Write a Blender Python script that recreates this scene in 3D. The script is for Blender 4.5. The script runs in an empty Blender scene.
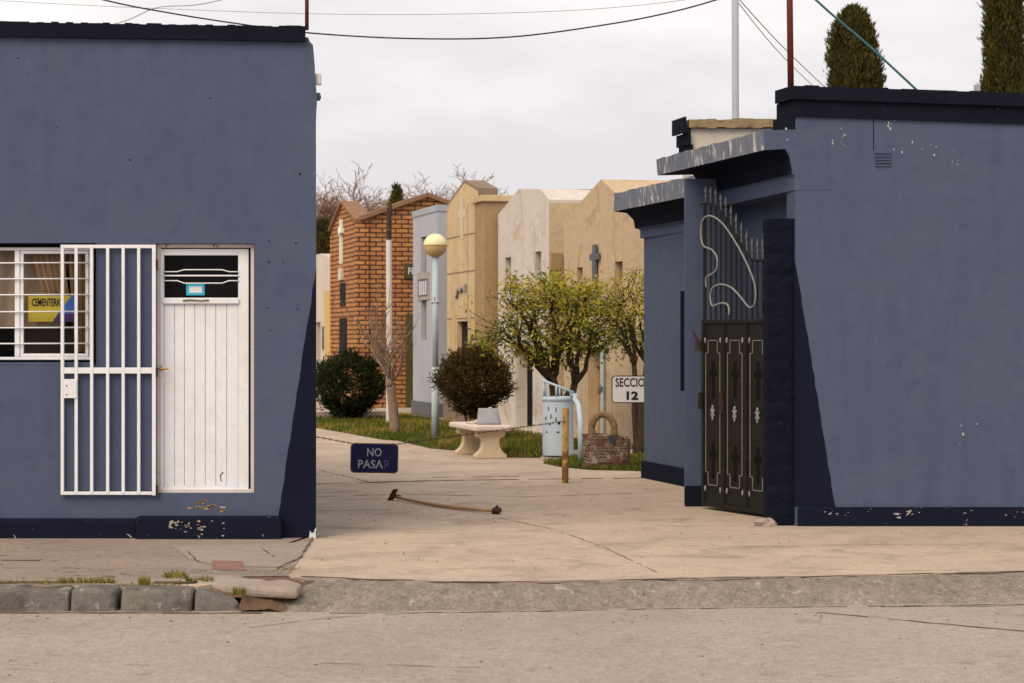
import bpy, math, random
from mathutils import Vector, Matrix, noise

S = bpy.context.scene
COL = S.collection
R = math.radians
F, H, HY = 2200.0, 1.61, 341.5          # focal length in pixels, eye height, horizon row (used to read the photograph)
TH = math.atan(0.25); SN, CN = math.sin(TH), math.cos(TH)

# ------------------------------------------------------------------ camera
cam_d = bpy.data.cameras.new('camera'); cam = bpy.data.objects.new('camera', cam_d); COL.objects.link(cam)
cam.location = (0, 0, H); cam.rotation_euler = (R(90), 0, 0)
cam_d.sensor_width = 36; cam_d.lens = 36*F/1024; cam_d.clip_start = .1; cam_d.clip_end = 3000
cam_d.dof.use_dof = True; cam_d.dof.focus_distance = 20.0; cam_d.dof.aperture_fstop = 5.6
S.camera = cam
# ------------------------------------------------------------------ sky and sun
SUN_EL, SUN_AZ = R(46), R(212)           # azimuth clockwise from +Y
w = bpy.data.worlds.new('World'); S.world = w; w.use_nodes = True
nt = w.node_tree; nt.nodes.clear()
def wn(t, **k):
    n = nt.nodes.new(t)
    for a, b in k.items(): setattr(n, a, b)
    return n
sky = wn('ShaderNodeTexSky', sky_type='NISHITA', sun_disc=False, sun_elevation=SUN_EL, sun_rotation=SUN_AZ, dust_density=4.0)
tc = wn('ShaderNodeTexCoord'); mp = wn('ShaderNodeMapping'); mp.inputs['Scale'].default_value = (1.3, 1.3, 4.0)
nz = wn('ShaderNodeTexNoise'); nz.inputs['Scale'].default_value = 1.7; nz.inputs['Detail'].default_value = 6; nz.inputs['Roughness'].default_value = .55
cr = wn('ShaderNodeValToRGB')
cr.color_ramp.elements[0].position = .44; cr.color_ramp.elements[0].color = (7.4, 7.1, 7.3, 1)
cr.color_ramp.elements[1].position = .70; cr.color_ramp.elements[1].color = (11.6, 11.0, 10.5, 1)
mx = wn('ShaderNodeMix', data_type='RGBA'); mx.inputs[0].default_value = .93
bg = wn('ShaderNodeBackground'); bg.inputs['Strength'].default_value = .1
out = wn('ShaderNodeOutputWorld')
L = nt.links.new
L(tc.outputs['Generated'], mp.inputs[0]); L(mp.outputs[0], nz.inputs['Vector']); L(nz.outputs['Fac'], cr.inputs[0])
L(sky.outputs[0], mx.inputs[6]); L(cr.outputs[0], mx.inputs[7]); L(mx.outputs[2], bg.inputs[0]); L(bg.outputs[0], out.inputs[0])
sd = bpy.data.lights.new('sun', 'SUN'); sun = bpy.data.objects.new('sun', sd); COL.objects.link(sun)
sd.energy = 2.2; sd.angle = R(40); sd.color = (1.0, .83, .60)
dv = Vector((math.sin(SUN_AZ)*math.cos(SUN_EL), math.cos(SUN_AZ)*math.cos(SUN_EL), math.sin(SUN_EL)))
sun.rotation_euler = (-dv).to_track_quat('-Z', 'Y').to_euler()
S.view_settings.view_transform = 'Standard'; S.view_settings.look = 'None'
S.view_settings.gamma = 1; S.view_settings.exposure = 0.2; S.view_settings.use_curve_mapping = False

# ------------------------------------------------------------------ helpers
def wx(px, Y): return (px-512)*Y/F
def wz(py, Y): return H+(HY-py)*Y/F
def gy(py, z=0): return F*(H-z)/(py-HY)
def gp(px, py, z=0):
    Y = gy(py, z); return (wx(px, Y), Y)
def lin(c, k=1.0):
    f = lambda v: (v/255/12.92 if v/255 <= .04045 else ((v/255+.055)/1.055)**2.4)
    return tuple(min(.95, f(v)*k) for v in c)+(1,)

class MB:
    def __init__(s): s.v = []; s.f = []; s.m = []
    def face(s, pts, m=0):
        n = len(s.v); s.v += [tuple(p) for p in pts]; s.f.append(tuple(range(n, n+len(pts)))); s.m.append(m)
    def raw(s, vs, fs, m=0):
        n = len(s.v); s.v += [tuple(p) for p in vs]
        for f in fs: s.f.append(tuple(i+n for i in f)); s.m.append(m)
    def prism(s, poly, z0, z1, m=0, top=None):
        n = len(poly)
        zs0 = z0 if isinstance(z0, (list, tuple)) else [z0]*n
        zs1 = z1 if isinstance(z1, (list, tuple)) else [z1]*n
        vs = [(p[0], p[1], z) for p, z in zip(poly, zs0)]+[(p[0], p[1], z) for p, z in zip(poly, zs1)]
        fs = [(i, (i+1) % n, n+(i+1) % n, n+i) for i in range(n)]+[tuple(range(n-1, -1, -1)), tuple(range(n, 2*n))]
        s.raw(vs, fs, m)
        if top is not None: s.m[-1] = top
    def box(s, x0, x1, y0, y1, z0, z1, m=0):
        s.prism([(x0, y0), (x1, y0), (x1, y1), (x0, y1)], z0, z1, m)
    def sweep(s, prof, a, b, m=0):
        """closed profile (list of 3D points at a) extruded by vector b-a"""
        d = Vector(b)-Vector(a); n = len(prof)
        vs = [Vector(p) for p in prof]+[Vector(p)+d for p in prof]
        fs = [(i, (i+1) % n, n+(i+1) % n, n+i) for i in range(n)]+[tuple(range(n-1, -1, -1)), tuple(range(n, 2*n))]
        s.raw(vs, fs, m)
    def tube(s, pts, r, n=8, m=0, caps=True):
        pts = [Vector(p) for p in pts]; k = len(pts)
        rs = r if isinstance(r, (list, tuple)) else [r]*k
        vs = []; up = None
        for i, p in enumerate(pts):
            t = (pts[min(i+1, k-1)]-pts[max(i-1, 0)])
            t = t.normalized() if t.length > 1e-9 else Vector((0, 0, 1))
            if up is None:
                up = t.orthogonal().normalized()
            else:
                up = (up-t*up.dot(t)); up = up.normalized() if up.length > 1e-6 else t.orthogonal().normalized()
            b = t.cross(up)
            for j in range(n):
                a = 2*math.pi*j/n; vs.append(p+(up*math.cos(a)+b*math.sin(a))*rs[i])
        fs = [(i*n+j, i*n+(j+1) % n, (i+1)*n+(j+1) % n, (i+1)*n+j) for i in range(k-1) for j in range(n)]
        if caps: fs += [tuple(range(n-1, -1, -1)), tuple(range((k-1)*n, k*n))]
        s.raw(vs, fs, m)
    def lathe(s, prof, c, n=24, m=0):
        vs = []
        for r, z in prof:
            for j in range(n):
                a = 2*math.pi*j/n; vs.append((c[0]+r*math.cos(a), c[1]+r*math.sin(a), c[2]+z))
        k = len(prof)
        fs = [(i*n+j, i*n+(j+1) % n, (i+1)*n+(j+1) % n, (i+1)*n+j) for i in range(k-1) for j in range(n)]
        if prof[0][0] > 1e-4: fs.append(tuple(range(n-1, -1, -1)))
        if prof[-1][0] > 1e-4: fs.append(tuple(range((k-1)*n, k*n)))
        s.raw(vs, fs, m)
    def blob(s, c, rad, rng, n=10, k=6, jit=.12, m=0):
        prof = []; vs = []
        for i in range(k+1):
            a = math.pi*i/k
            for j in range(n):
                b = 2*math.pi*j/n; q = 1+rng.uniform(-jit, jit)
                if i in (0, k): q = 1
                vs.append((c[0]+rad[0]*math.sin(a)*math.cos(b)*q, c[1]+rad[1]*math.sin(a)*math.sin(b)*q, c[2]-rad[2]*math.cos(a)*q))
        s.raw(vs, [(i*n+j, i*n+(j+1) % n, (i+1)*n+(j+1) % n, (i+1)*n+j) for i in range(k) for j in range(n)], m)
    def leaf(s, p, d, nrm, ln, wd, m=0):
        d = d.normalized(); w_ = d.cross(nrm); w_ = w_.normalized() if w_.length > 1e-5 else d.orthogonal().normalized()
        a = p; b = p+d*ln*.5+w_*wd*.5; c = p+d*ln; e = p+d*ln*.5-w_*wd*.5
        s.face((a, b, c, e), m)
    def build(s, name, mats, parent=None, loc=(0, 0, 0), rotz=None, smooth=False, bev=0, local=False, kind=None):
        """vertices are world coordinates unless local=True; the parent (or loc) becomes the origin"""
        o_ = Vector((0, 0, 0)) if local else (Vector(parent['_o']) if parent and '_o' in parent else Vector(loc))
        me = bpy.data.meshes.new(name)
        me.from_pydata([(v[0]-o_.x, v[1]-o_.y, v[2]-o_.z) for v in s.v], [], s.f)
        for mm in (mats if isinstance(mats, (list, tuple)) else [mats]): me.materials.append(mm)
        me.polygons.foreach_set('material_index', s.m)
        if smooth: me.polygons.foreach_set('use_smooth', [True]*len(s.f))
        me.update()
        o = bpy.data.objects.new(name, me); COL.objects.link(o)
        if parent:
            o.parent = parent
            if '_o' in parent: ORG[o.name] = o_
            o['_o'] = [o_.x, o_.y, o_.z]
        else:
            o.location = loc; o['_o'] = list(loc)
            if rotz is not None: o.rotation_euler.z = rotz
        if bev:
            bm = o.modifiers.new('bevel', 'BEVEL'); bm.width = bev; bm.segments = 2; bm.limit_method = 'ANGLE'; bm.angle_limit = R(40)
        if kind: o['kind'] = kind
        return o
ORG = {}
def thing(name, label, cat, loc=(0, 0, 0), rotz=0, group=None):
    o = bpy.data.objects.new(name, None); COL.objects.link(o); o.empty_display_size = .2
    o.location = loc; o.rotation_euler.z = rotz; o['label'] = label; o['category'] = cat
    o['_o'] = [0, 0, 0] if rotz else list(loc)
    if group: o['group'] = group
    return o
def tag(o, label, cat, group=None):
    o['label'] = label; o['category'] = cat
    if group: o['group'] = group
    return o
def part_thing(name, parent):
    return None

# ---------------- materials
def mat(name, c, rough=.85, var=.25, vs=2.0, c2=None, vthr=(.35, .7), streak=0, bump=.3, bs=60, bd=.01, spots=(), metal=0, coat=0, spec=.15, translucent=0, stretch=(1, 1, 1), grain=(55, .05), grain2=(9, .06)):
    m = bpy.data.materials.new(name); m.use_nodes = True; t = m.node_tree; N = t.nodes; lk = t.links.new
    b = N['Principled BSDF']; b.inputs['Roughness'].default_value = rough; b.inputs['Metallic'].default_value = metal
    b.inputs['Specular IOR Level'].default_value = spec
    tcn = N.new('ShaderNodeTexCoord'); mpn = N.new('ShaderNodeMapping'); lk(tcn.outputs['Object'], mpn.inputs[0]); mpn.inputs['Scale'].default_value = stretch
    vec = mpn.outputs[0]
    def noise_(scale, detail=5, r=.6, v=vec, dist=0):
        n = N.new('ShaderNodeTexNoise'); n.inputs['Scale'].default_value = scale; n.inputs['Detail'].default_value = detail
        n.inputs['Roughness'].default_value = r; n.inputs['Distortion'].default_value = dist; lk(v, n.inputs['Vector']); return n.outputs['Fac']
    def ramp(f, a, b_):
        n = N.new('ShaderNodeMapRange'); n.inputs[1].default_value = a; n.inputs[2].default_value = b_; lk(f, n.inputs[0]); return n.outputs[0]
    def mixc(f, a, b_, k=1.0):
        n = N.new('ShaderNodeMix'); n.data_type = 'RGBA'
        if k != 1.0:
            q = N.new('ShaderNodeMath'); q.operation = 'MULTIPLY'; lk(f, q.inputs[0]); q.inputs[1].default_value = k; f = q.outputs[0]
        lk(f, n.inputs[0])
        for i, x in ((6, a), (7, b_)):
            if isinstance(x, tuple): n.inputs[i].default_value = x
            else: lk(x, n.inputs[i])
        return n.outputs[2]
    if c2 is None: c2 = tuple(x*(1-var) for x in c[:3])+(1,)
    col = mixc(ramp(noise_(vs), *vthr), c, c2)
    col = mixc(ramp(noise_(vs*9, 4), .35, .75), col, tuple(x*(1-var) for x in c[:3])+(1,), .5)
    if streak:
        mp2 = N.new('ShaderNodeMapping'); mp2.inputs['Scale'].default_value = (1, 1, .06); lk(tcn.outputs['Object'], mp2.inputs[0])
        col = mixc(ramp(noise_(7, 4, .6, mp2.outputs[0]), .45, .8), col, tuple(x*.6 for x in c[:3])+(1,), streak)
    for (sc, sscale, a, b_) in spots:
        col = mixc(ramp(noise_(sscale, 5, .65, dist=.6), a, b_), col, sc)
    for gs, ga in (grain, grain2):
        if not ga: continue
        hs = N.new('ShaderNodeHueSaturation'); mr = N.new('ShaderNodeMapRange'); lk(noise_(gs, 4, .7), mr.inputs[0])
        mr.inputs[1].default_value = .25; mr.inputs[2].default_value = .75; mr.inputs[3].default_value = 1-ga; mr.inputs[4].default_value = 1+ga
        lk(mr.outputs[0], hs.inputs['Value']); lk(col, hs.inputs['Color']); col = hs.outputs[0]
    lk(col, b.inputs['Base Color'])
    if bump:
        bn = N.new('ShaderNodeBump'); bn.inputs['Strength'].default_value = bump; bn.inputs['Distance'].default_value = bd
        lk(noise_(bs, 6, .65), bn.inputs['Height']); lk(bn.outputs[0], b.inputs['Normal'])
    if translucent:
        tr = N.new('ShaderNodeBsdfTranslucent'); lk(col, tr.inputs[0]); ms = N.new('ShaderNodeMixShader'); ms.inputs[0].default_value = translucent
        o = N['Material Output']; lk(b.outputs[0], ms.inputs[1]); lk(tr.outputs[0], ms.inputs[2]); lk(ms.outputs[0], o.inputs[0])
    return m
def brick_mat(name, cA, cB, cm, bw, bh, mort, bump=.6, spots=(), rough=.9, mode='wall'):
    m = mat(name, cA, rough, .2, 3, bump=0, spots=())
    t = m.node_tree; N = t.nodes; lk = t.links.new; b = N['Principled BSDF']
    tcn = N.new('ShaderNodeTexCoord'); sx = N.new('ShaderNodeSeparateXYZ'); lk(tcn.outputs['Object'], sx.inputs[0])
    ad = N.new('ShaderNodeMath'); lk(sx.outputs[0], ad.inputs[0]); lk(sx.outputs[1], ad.inputs[1])
    cx = N.new('ShaderNodeCombineXYZ'); lk(ad.outputs[0], cx.inputs[0]); lk(sx.outputs[2], cx.inputs[1])
    br = N.new('ShaderNodeTexBrick'); br.inputs['Scale'].default_value = 1; br.inputs['Brick Width'].default_value = bw; br.inputs['Row Height'].default_value = bh
    br.inputs['Mortar Size'].default_value = mort; br.inputs['Mortar Smooth'].default_value = .15
    br.inputs['Color1'].default_value = cA; br.inputs['Color2'].default_value = cB; br.inputs['Mortar'].default_value = cm
    wob = N.new('ShaderNodeTexNoise'); wob.inputs['Scale'].default_value = 9; lk(tcn.outputs['Object'], wob.inputs['Vector'])
    vm = N.new('ShaderNodeVectorMath'); vm.operation = 'MULTIPLY_ADD'; lk(wob.outputs['Color'], vm.inputs[0]); vm.inputs[1].default_value = (bh*.2,)*3; lk(cx.outputs[0], vm.inputs[2])
    lk(vm.outputs[0], br.inputs['Vector'])
    nz_ = N.new('ShaderNodeTexNoise'); nz_.inputs['Scale'].default_value = 14; nz_.inputs['Detail'].default_value = 5; lk(tcn.outputs['Object'], nz_.inputs['Vector'])
    hs = N.new('ShaderNodeHueSaturation'); mr = N.new('ShaderNodeMapRange'); mr.inputs[3].default_value = .55; mr.inputs[4].default_value = 1.5; lk(nz_.outputs['Fac'], mr.inputs[0])
    lk(mr.outputs[0], hs.inputs['Value']); lk(br.outputs['Color'], hs.inputs['Color'])
    last = hs.outputs[0]
    for (sc, ss, a, b_) in spots:
        n2 = N.new('ShaderNodeTexNoise'); n2.inputs['Scale'].default_value = ss; n2.inputs['Detail'].default_value = 5; lk(tcn.outputs['Object'], n2.inputs['Vector'])
        r2 = N.new('ShaderNodeMapRange'); r2.inputs[1].default_value = a; r2.inputs[2].default_value = b_; lk(n2.outputs['Fac'], r2.inputs[0])
        mx2 = N.new('ShaderNodeMix'); mx2.data_type = 'RGBA'; lk(r2.outputs[0], mx2.inputs[0]); lk(last, mx2.inputs[6]); mx2.inputs[7].default_value = sc; last = mx2.outputs[2]
    lk(last, b.inputs['Base Color'])
    bn = N.new('ShaderNodeBump'); bn.inputs['Strength'].default_value = bump; bn.inputs['Distance'].default_value = .012; bn.invert = True
    lk(br.outputs['Fac'], bn.inputs['Height']); lk(bn.outputs[0], b.inputs['Normal'])
    return m
def glass_mat(name, tint=(.02, .02, .025, 1), alpha=.35):
    m = bpy.data.materials.new(name); m.use_nodes = True; t = m.node_tree; N = t.nodes
    o = N['Material Output']; N.remove(N['Principled BSDF'])
    tr = N.new('ShaderNodeBsdfTransparent'); tr.inputs[0].default_value = (.8, .82, .84, 1); gl = N.new('ShaderNodeBsdfGlossy'); gl.inputs['Roughness'].default_value = .03
    fr = N.new('ShaderNodeFresnel'); fr.inputs[0].default_value = 1.2
    ms = N.new('ShaderNodeMixShader'); t.links.new(fr.outputs[0], ms.inputs[0]); t.links.new(tr.outputs[0], ms.inputs[1]); t.links.new(gl.outputs[0], ms.inputs[2]); t.links.new(ms.outputs[0], o.inputs[0])
    return m

WHITE = (.72, .68, .64, 1)
M = {}
M['blue'] = mat('blue_paint', (.069, .090, .156, 1), .75, .14, .6, grain=(50, .09), grain2=(7, .08), c2=(.079, .101, .162, 1), streak=.34, bump=.35, bs=45, bd=.006,
                spots=[((.074, .093, .150, 1), 1.1, .50, .60), ((.061, .080, .147, 1), 2.6, .56, .70), ((.5, .5, .52, 1), 22, .785, .80), ((.045, .05, .075, 1), 14, .74, .78)])
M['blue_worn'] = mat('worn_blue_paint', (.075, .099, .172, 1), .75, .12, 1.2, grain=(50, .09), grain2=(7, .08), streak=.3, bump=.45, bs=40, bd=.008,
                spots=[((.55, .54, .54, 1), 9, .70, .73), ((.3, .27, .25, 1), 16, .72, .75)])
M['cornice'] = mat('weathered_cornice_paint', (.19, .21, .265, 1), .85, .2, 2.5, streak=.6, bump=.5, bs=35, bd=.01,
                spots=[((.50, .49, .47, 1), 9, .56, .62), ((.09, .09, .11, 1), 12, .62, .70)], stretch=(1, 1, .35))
M['navy'] = mat('navy_paint_and_shade', (.0105, .013, .028, 1), .9, spec=.04, var=.2, vs=2, bump=.4, bs=40, bd=.008,
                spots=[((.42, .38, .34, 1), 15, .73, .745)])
M['navy_cap'] = mat('navy_parapet_paint', (.0115, .013, .024, 1), .9, spec=.04, var=.3, vs=3, bump=.6, bs=30, bd=.012,
                spots=[((.4, .37, .34, 1), 13, .72, .74)])
M['navy_chipped'] = mat('chipped_navy_paint', (.011, .0135, .029, 1), .9, spec=.04, var=.2, vs=2, bump=.4, bs=40, bd=.008,
                spots=[((.42, .36, .31, 1), 11, .66, .68)])
M['white_metal'] = mat('white_metal_paint', (.77, .78, .82, 1), .5, .08, 3, bump=.1, spots=[((.22, .11, .05, 1), 20, .69, .74)])
M['white_door'] = mat('white_door_paint', (.75, .78, .85, 1), .55, .08, 1.5, c2=(.70, .69, .70, 1), bump=.15, streak=.12, spots=[((.3, .2, .12, 1), 24, .77, .80)])
M['flaky_white'] = mat('flaking_white_paint', (.66, .63, .6, 1), .8, .15, 4, bump=.5, spots=[((.12, .09, .07, 1), 9, .61, .65)])
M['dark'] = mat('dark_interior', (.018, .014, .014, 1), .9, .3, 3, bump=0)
M['room'] = mat('office_room_wall', (.30, .22, .15, 1), .9, .2, 1, bump=0)
M['curtain'] = mat('tan_curtain_cloth', (.80, .56, .32, 1), .9, .25, 2, bump=.2, translucent=.3, stretch=(6, 1, .3))
M['deskwood'] = mat('brown_desk_wood', (.12, .07, .045, 1), .6, .3, 3, bump=.1)
M['net'] = mat('brown_net_curtain', (.78, .58, .42, 1), .9, .2, 2, bump=.1, translucent=.3)
M['glass'] = glass_mat('window_glass')
M['brass'] = mat('brass', (.45, .27, .07, 1), .35, .2, 8, metal=.8)
M['yellow'] = mat('yellow_card', (.85, .66, .08, 1), .6, .05, 2, bump=0)
M['royal'] = mat('blue_card', (.09, .24, .80, 1), .6, .05, 2, bump=0)
M['purple'] = mat('purple_card', (.12, .06, .25, 1), .6, .05, 2, bump=0)
M['navy_ink'] = mat('navy_ink', (.02, .02, .05, 1), .6, 0, 2, bump=0)
M['cyan'] = mat('cyan_card', (.04, .42, .62, 1), .6, .1, 2, bump=0)
M['paper'] = mat('white_card', (.7, .72, .74, 1), .6, .1, 2, bump=0)
M['road'] = mat('dusty_asphalt', (.385, .33, .285, 1), .95, .18, .7, c2=(.31, .265, .23, 1), bump=.7, bs=70, bd=.015,
                spots=[((.16, .125, .105, 1), 40, .64, .76), ((.40, .325, .285, 1), 2.2, .52, .75), ((.23, .19, .165, 1), 6, .58, .75)], stretch=(.85, .8, 1), grain=(75, .34), grain2=(20, .18))
M['concrete'] = mat('pinkish_concrete', (.49, .392, .308, 1), .92, .14, .8, c2=(.39, .312, .25, 1), bump=.4, bs=60, bd=.008,
                spots=[((.27, .215, .17, 1), 2.0, .50, .76), ((.24, .19, .15, 1), 7, .60, .76), ((.18, .14, .115, 1), 34, .70, .78), ((.56, .47, .37, 1), 5, .60, .78)], stretch=(.8, .8, 1), grain=(60, .24), grain2=(14, .14))
M['sidewalk'] = mat('worn_sidewalk_cement', (.315, .25, .205, 1), .95, .2, .8, c2=(.25, .205, .175, 1), bump=.5, bs=50, bd=.01,
                spots=[((.20, .17, .15, 1), 3.0, .54, .76), ((.15, .12, .10, 1), 28, .66, .76)], stretch=(.6, 1, 1), grain=(60, .28), grain2=(16, .2))
M['ramp'] = mat('grey_rough_concrete', (.30, .255, .215, 1), .97, .3, 1.5, bump=1, bs=45, bd=.02,
                spots=[((.15, .13, .125, 1), 12, .58, .72), ((.40, .35, .32, 1), 9, .60, .70), ((.15, .13, .115, 1), 38, .60, .74)], stretch=(1, .7, 1), grain=(45, .38), grain2=(14, .25))
M['kerb'] = mat('grey_kerb_stone', (.21, .19, .175, 1), .95, .45, 3, grain=(50, .13), grain2=(9, .12), bump=.8, bs=35, bd=.02,
                spots=[((.085, .075, .07, 1), 6, .48, .64), ((.42, .38, .34, 1), 10, .60, .70)])
M['slab'] = mat('broken_slab_concrete', (.40, .33, .29, 1), .95, .25, 3, grain=(50, .13), grain2=(9, .12), bump=.8, bs=30, bd=.02, spots=[((.22, .19, .17, 1), 8, .58, .72)])
M['crack_and_shade'] = mat('dirty_joint_and_shade', (.10, .075, .06, 1), 1, .3, 5, bump=0)
M['faintcrack_and_shade'] = mat('faint_joint_and_shade', (.30, .23, .19, 1), 1, .3, 5, bump=0)
M['dirt'] = mat('brown_dirt', (.20, .125, .08, 1), 1, .4, 5, grain=(50, .13), grain2=(9, .12), bump=.9, bs=30, bd=.03)
M['soil'] = mat('dry_soil', (.23, .17, .12, 1), 1, .35, 2, bump=.6, bs=12, bd=.03)
M['flake'] = mat('bare_plaster', (.46, .45, .45, 1), .9, .3, 30, bump=0)
M['patch'] = mat('grey_cement_patch', (.34, .285, .25, 1), .95, .2, 1.5, grain=(60, .2), grain2=(14, .15), bump=.4)
M['tile'] = mat('reddish_tile', (.27, .15, .125, 1), .9, .2, 6, bump=.3)
M['grass'] = mat('green_grass', (.115, .15, .025, 1), .9, .35, 3, bump=0, translucent=.25)
M['drygrass'] = mat('dry_yellow_grass', (.40, .29, .07, 1), .9, .35, 3, bump=0, translucent=.25)
M['lawn'] = mat('lawn_soil', (.085, .085, .03, 1), 1, .4, 2, bump=.5)
M['brick'] = brick_mat('orange_brick', (.50, .24, .095, 1), (.36, .15, .06, 1), (.075, .04, .028, 1), .30, .105, .017)
M['brickslab'] = mat('brown_roof_coping', (.30, .17, .10, 1), .9, .3, 4, bump=.5)
M['grey_tomb'] = mat('pale_blue_grey_plaster', (.42, .44, .50, 1), .85, .12, 1, bump=.3, streak=.2)
M['grey_base'] = mat('dark_stone_skirting', (.14, .145, .17, 1), .8, .3, 3, bump=.3)
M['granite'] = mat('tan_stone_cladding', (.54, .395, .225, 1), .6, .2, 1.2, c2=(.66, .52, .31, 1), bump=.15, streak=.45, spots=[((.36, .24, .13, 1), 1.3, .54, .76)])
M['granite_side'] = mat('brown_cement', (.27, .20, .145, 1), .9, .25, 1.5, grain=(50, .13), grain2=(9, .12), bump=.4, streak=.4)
M['white_plaster'] = mat('chalky_white_plaster', (.62, .57, .52, 1), .9, .12, 1.5, grain=(50, .13), grain2=(9, .12), bump=.6, bs=30, bd=.012, streak=.25, spots=[((.42, .31, .21, 1), 1.6, .54, .74), ((.30, .24, .19, 1), 4, .62, .78)])
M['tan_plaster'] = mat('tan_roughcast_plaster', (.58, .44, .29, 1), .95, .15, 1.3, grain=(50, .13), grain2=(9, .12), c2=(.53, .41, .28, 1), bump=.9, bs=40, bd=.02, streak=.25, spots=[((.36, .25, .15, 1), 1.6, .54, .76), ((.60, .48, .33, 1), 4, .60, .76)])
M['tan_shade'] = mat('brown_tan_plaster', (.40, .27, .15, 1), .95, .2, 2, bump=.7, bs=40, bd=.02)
M['cement'] = mat('beige_cement', (.40, .36, .33, 1), .9, .2, 3, bump=.3)
M['pale_tan'] = mat('pale_tan_stone', (.60, .50, .36, 1), .8, .15, 3, bump=.2)
M['cream'] = mat('cream_plaster', (.62, .56, .48, 1), .9, .15, 1, bump=.4, streak=.3)
M['ochre'] = mat('ochre_plaster', (.62, .43, .18, 1), .9, .15, 1, bump=.4)
M['olive'] = mat('olive_door_paint', (.10, .085, .03, 1), .7, .2, 3, bump=.2)
M['black_iron'] = mat('black_iron', (.018, .0155, .014, 1), .55, .3, 6, bump=.2, spots=[((.05, .03, .02, 1), 14, .62, .78)])
M['hole'] = mat('cut_out_shadow_plate', (.003, .003, .003, 1), .9, 0, 1, bump=0)
M['gold'] = mat('tarnished_gold_paint', (.22, .195, .15, 1), .55, .3, 12, bump=.1)
M['silver'] = mat('silver_paint', (.29, .29, .285, 1), .55, .25, 12, bump=.1)
M['spear'] = mat('grey_spear_paint', (.16, .175, .195, 1), .6, .3, 12, bump=.1)
M['pillar'] = mat('rough_navy_masonry_paint', (.0095, .0115, .025, 1), .9, spec=.05, var=.35, vs=4, bump=1, bs=18, bd=.03, spots=[((.45, .4, .36, 1), 17, .735, .75)])
M['rust_cap'] = mat('rusty_ochre_coping', (.36, .27, .15, 1), .9, .35, 4, bump=.6, spots=[((.14, .09, .06, 1), 6, .52, .66)])
M['red_pole'] = mat('oxide_red_pole_paint', (.13, .030, .022, 1), .6, .2, 5, bump=.1)
M['pale_pole'] = mat('pale_blue_pole_paint', (.46, .55, .60, 1), .5, .15, 3, bump=.15, spots=[((.25, .16, .10, 1), 11, .70, .75)])
M['white_pole'] = mat('galvanised_pole', (.36, .40, .46, 1), .5, .12, 3, bump=.1)
M['black_cable'] = mat('black_cable', (.02, .012, .015, 1), .6, .1, 3, bump=0)
M['thin_cable'] = mat('grey_pink_wire', (.28, .2, .22, 1), .6, .1, 3, bump=0)
M['teal_cable'] = mat('teal_cable', (.05, .15, .19, 1), .6, .1, 3, bump=0)
M['signblue'] = mat('worn_navy_sign', (.016, .018, .085, 1), .55, .3, 5, bump=.1, spots=[((.09, .06, .05, 1), 9, .66, .74)])
M['signwhite'] = mat('white_sign_enamel', (.66, .66, .70, 1), .5, .08, 4, bump=.05)
M['letter_worn'] = mat('worn_white_lettering', (.45, .45, .52, 1), .7, .3, 14, bump=0, spots=[((.03, .03, .10, 1), 16, .58, .66)])
M['letter_faded'] = mat('faded_lettering', (.11, .11, .20, 1), .7, .3, 14, bump=0, spots=[((.02, .02, .085, 1), 16, .5, .6)])
M['letter_black'] = mat('black_lettering', (.015, .015, .018, 1), .6, 0, 2, bump=0)
M['letter_white'] = mat('white_lettering', (.75, .75, .72, 1), .6, 0, 2, bump=0)
M['post_y'] = mat('weathered_yellow_paint', (.66, .42, .13, 1), .8, .3, 5, bump=.5, bs=30, spots=[((.28, .14, .055, 1), 11, .54, .62), ((.6, .5, .36, 1), 22, .66, .71)])
M['post_r'] = mat('rust', (.26, .125, .05, 1), .9, .4, 6, bump=.6, spots=[((.55, .34, .11, 1), 9, .50, .58)])
M['bench'] = mat('cream_cast_stone', (.66, .54, .38, 1), .85, .12, 3, grain=(50, .13), grain2=(9, .12), bump=.35, bs=45, spots=[((.42, .32, .2, 1), 5, .62, .8)])
M['bench_top'] = mat('pale_pink_cast_stone', (.70, .60, .53, 1), .7, .1, 3, bump=.25)
M['bag'] = mat('grey_bag_cloth', (.41, .42, .45, 1), .85, .25, 8, bump=.4, bs=25)
M['pinkcloth'] = mat('pale_cloth', (.66, .55, .44, 1), .9, .15, 8, bump=.3)
M['bin'] = mat('pale_blue_bin_paint', (.46, .56, .66, 1), .55, .12, 2, bump=.15, spots=[((.04, .035, .04, 1), 13, .70, .715)])
M['wicker'] = brick_mat('brown_white_wickerwork', (.26, .15, .10, 1), (.44, .36, .29, 1), (.06, .04, .03, 1), .055, .019, .005, bump=.9, spots=[((.12, .05, .035, 1), 6, .5, .68), ((.45, .40, .36, 1), 9, .60, .70)])
M['wick_handle'] = mat('tan_twisted_wicker', (.30, .20, .11, 1), .9, .4, 20, bump=.9, bs=40, bd=.02)
M['teal_cloth'] = mat('teal_scrap', (.04, .06, .075, 1), .8, .3, 8, bump=.3)
M['wood'] = mat('worn_wooden_handle', (.50, .33, .18, 1), .7, .3, 10, bump=.3, spots=[((.2, .11, .06, 1), 9, .62, .75)])
M['steel'] = mat('rusty_steel', (.06, .035, .028, 1), .7, .3, 10, bump=.4)
M['bark'] = mat('grey_brown_bark', (.075, .05, .035, 1), .95, .4, 8, bump=.9, bs=20, bd=.03)
M['bark_pale'] = mat('pinkish_bare_bark', (.30, .21, .16, 1), .95, .35, 8, bump=.7, bs=25, bd=.02)
M['bark_far'] = mat('brown_winter_twigs', (.29, .195, .145, 1), .95, .3, 2, bump=0)
M['whitewash'] = mat('whitewashed_trunk', (.66, .62, .6, 1), .9, .15, 6, bump=.4, spots=[((.3, .24, .2, 1), 10, .66, .74)])
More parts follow.
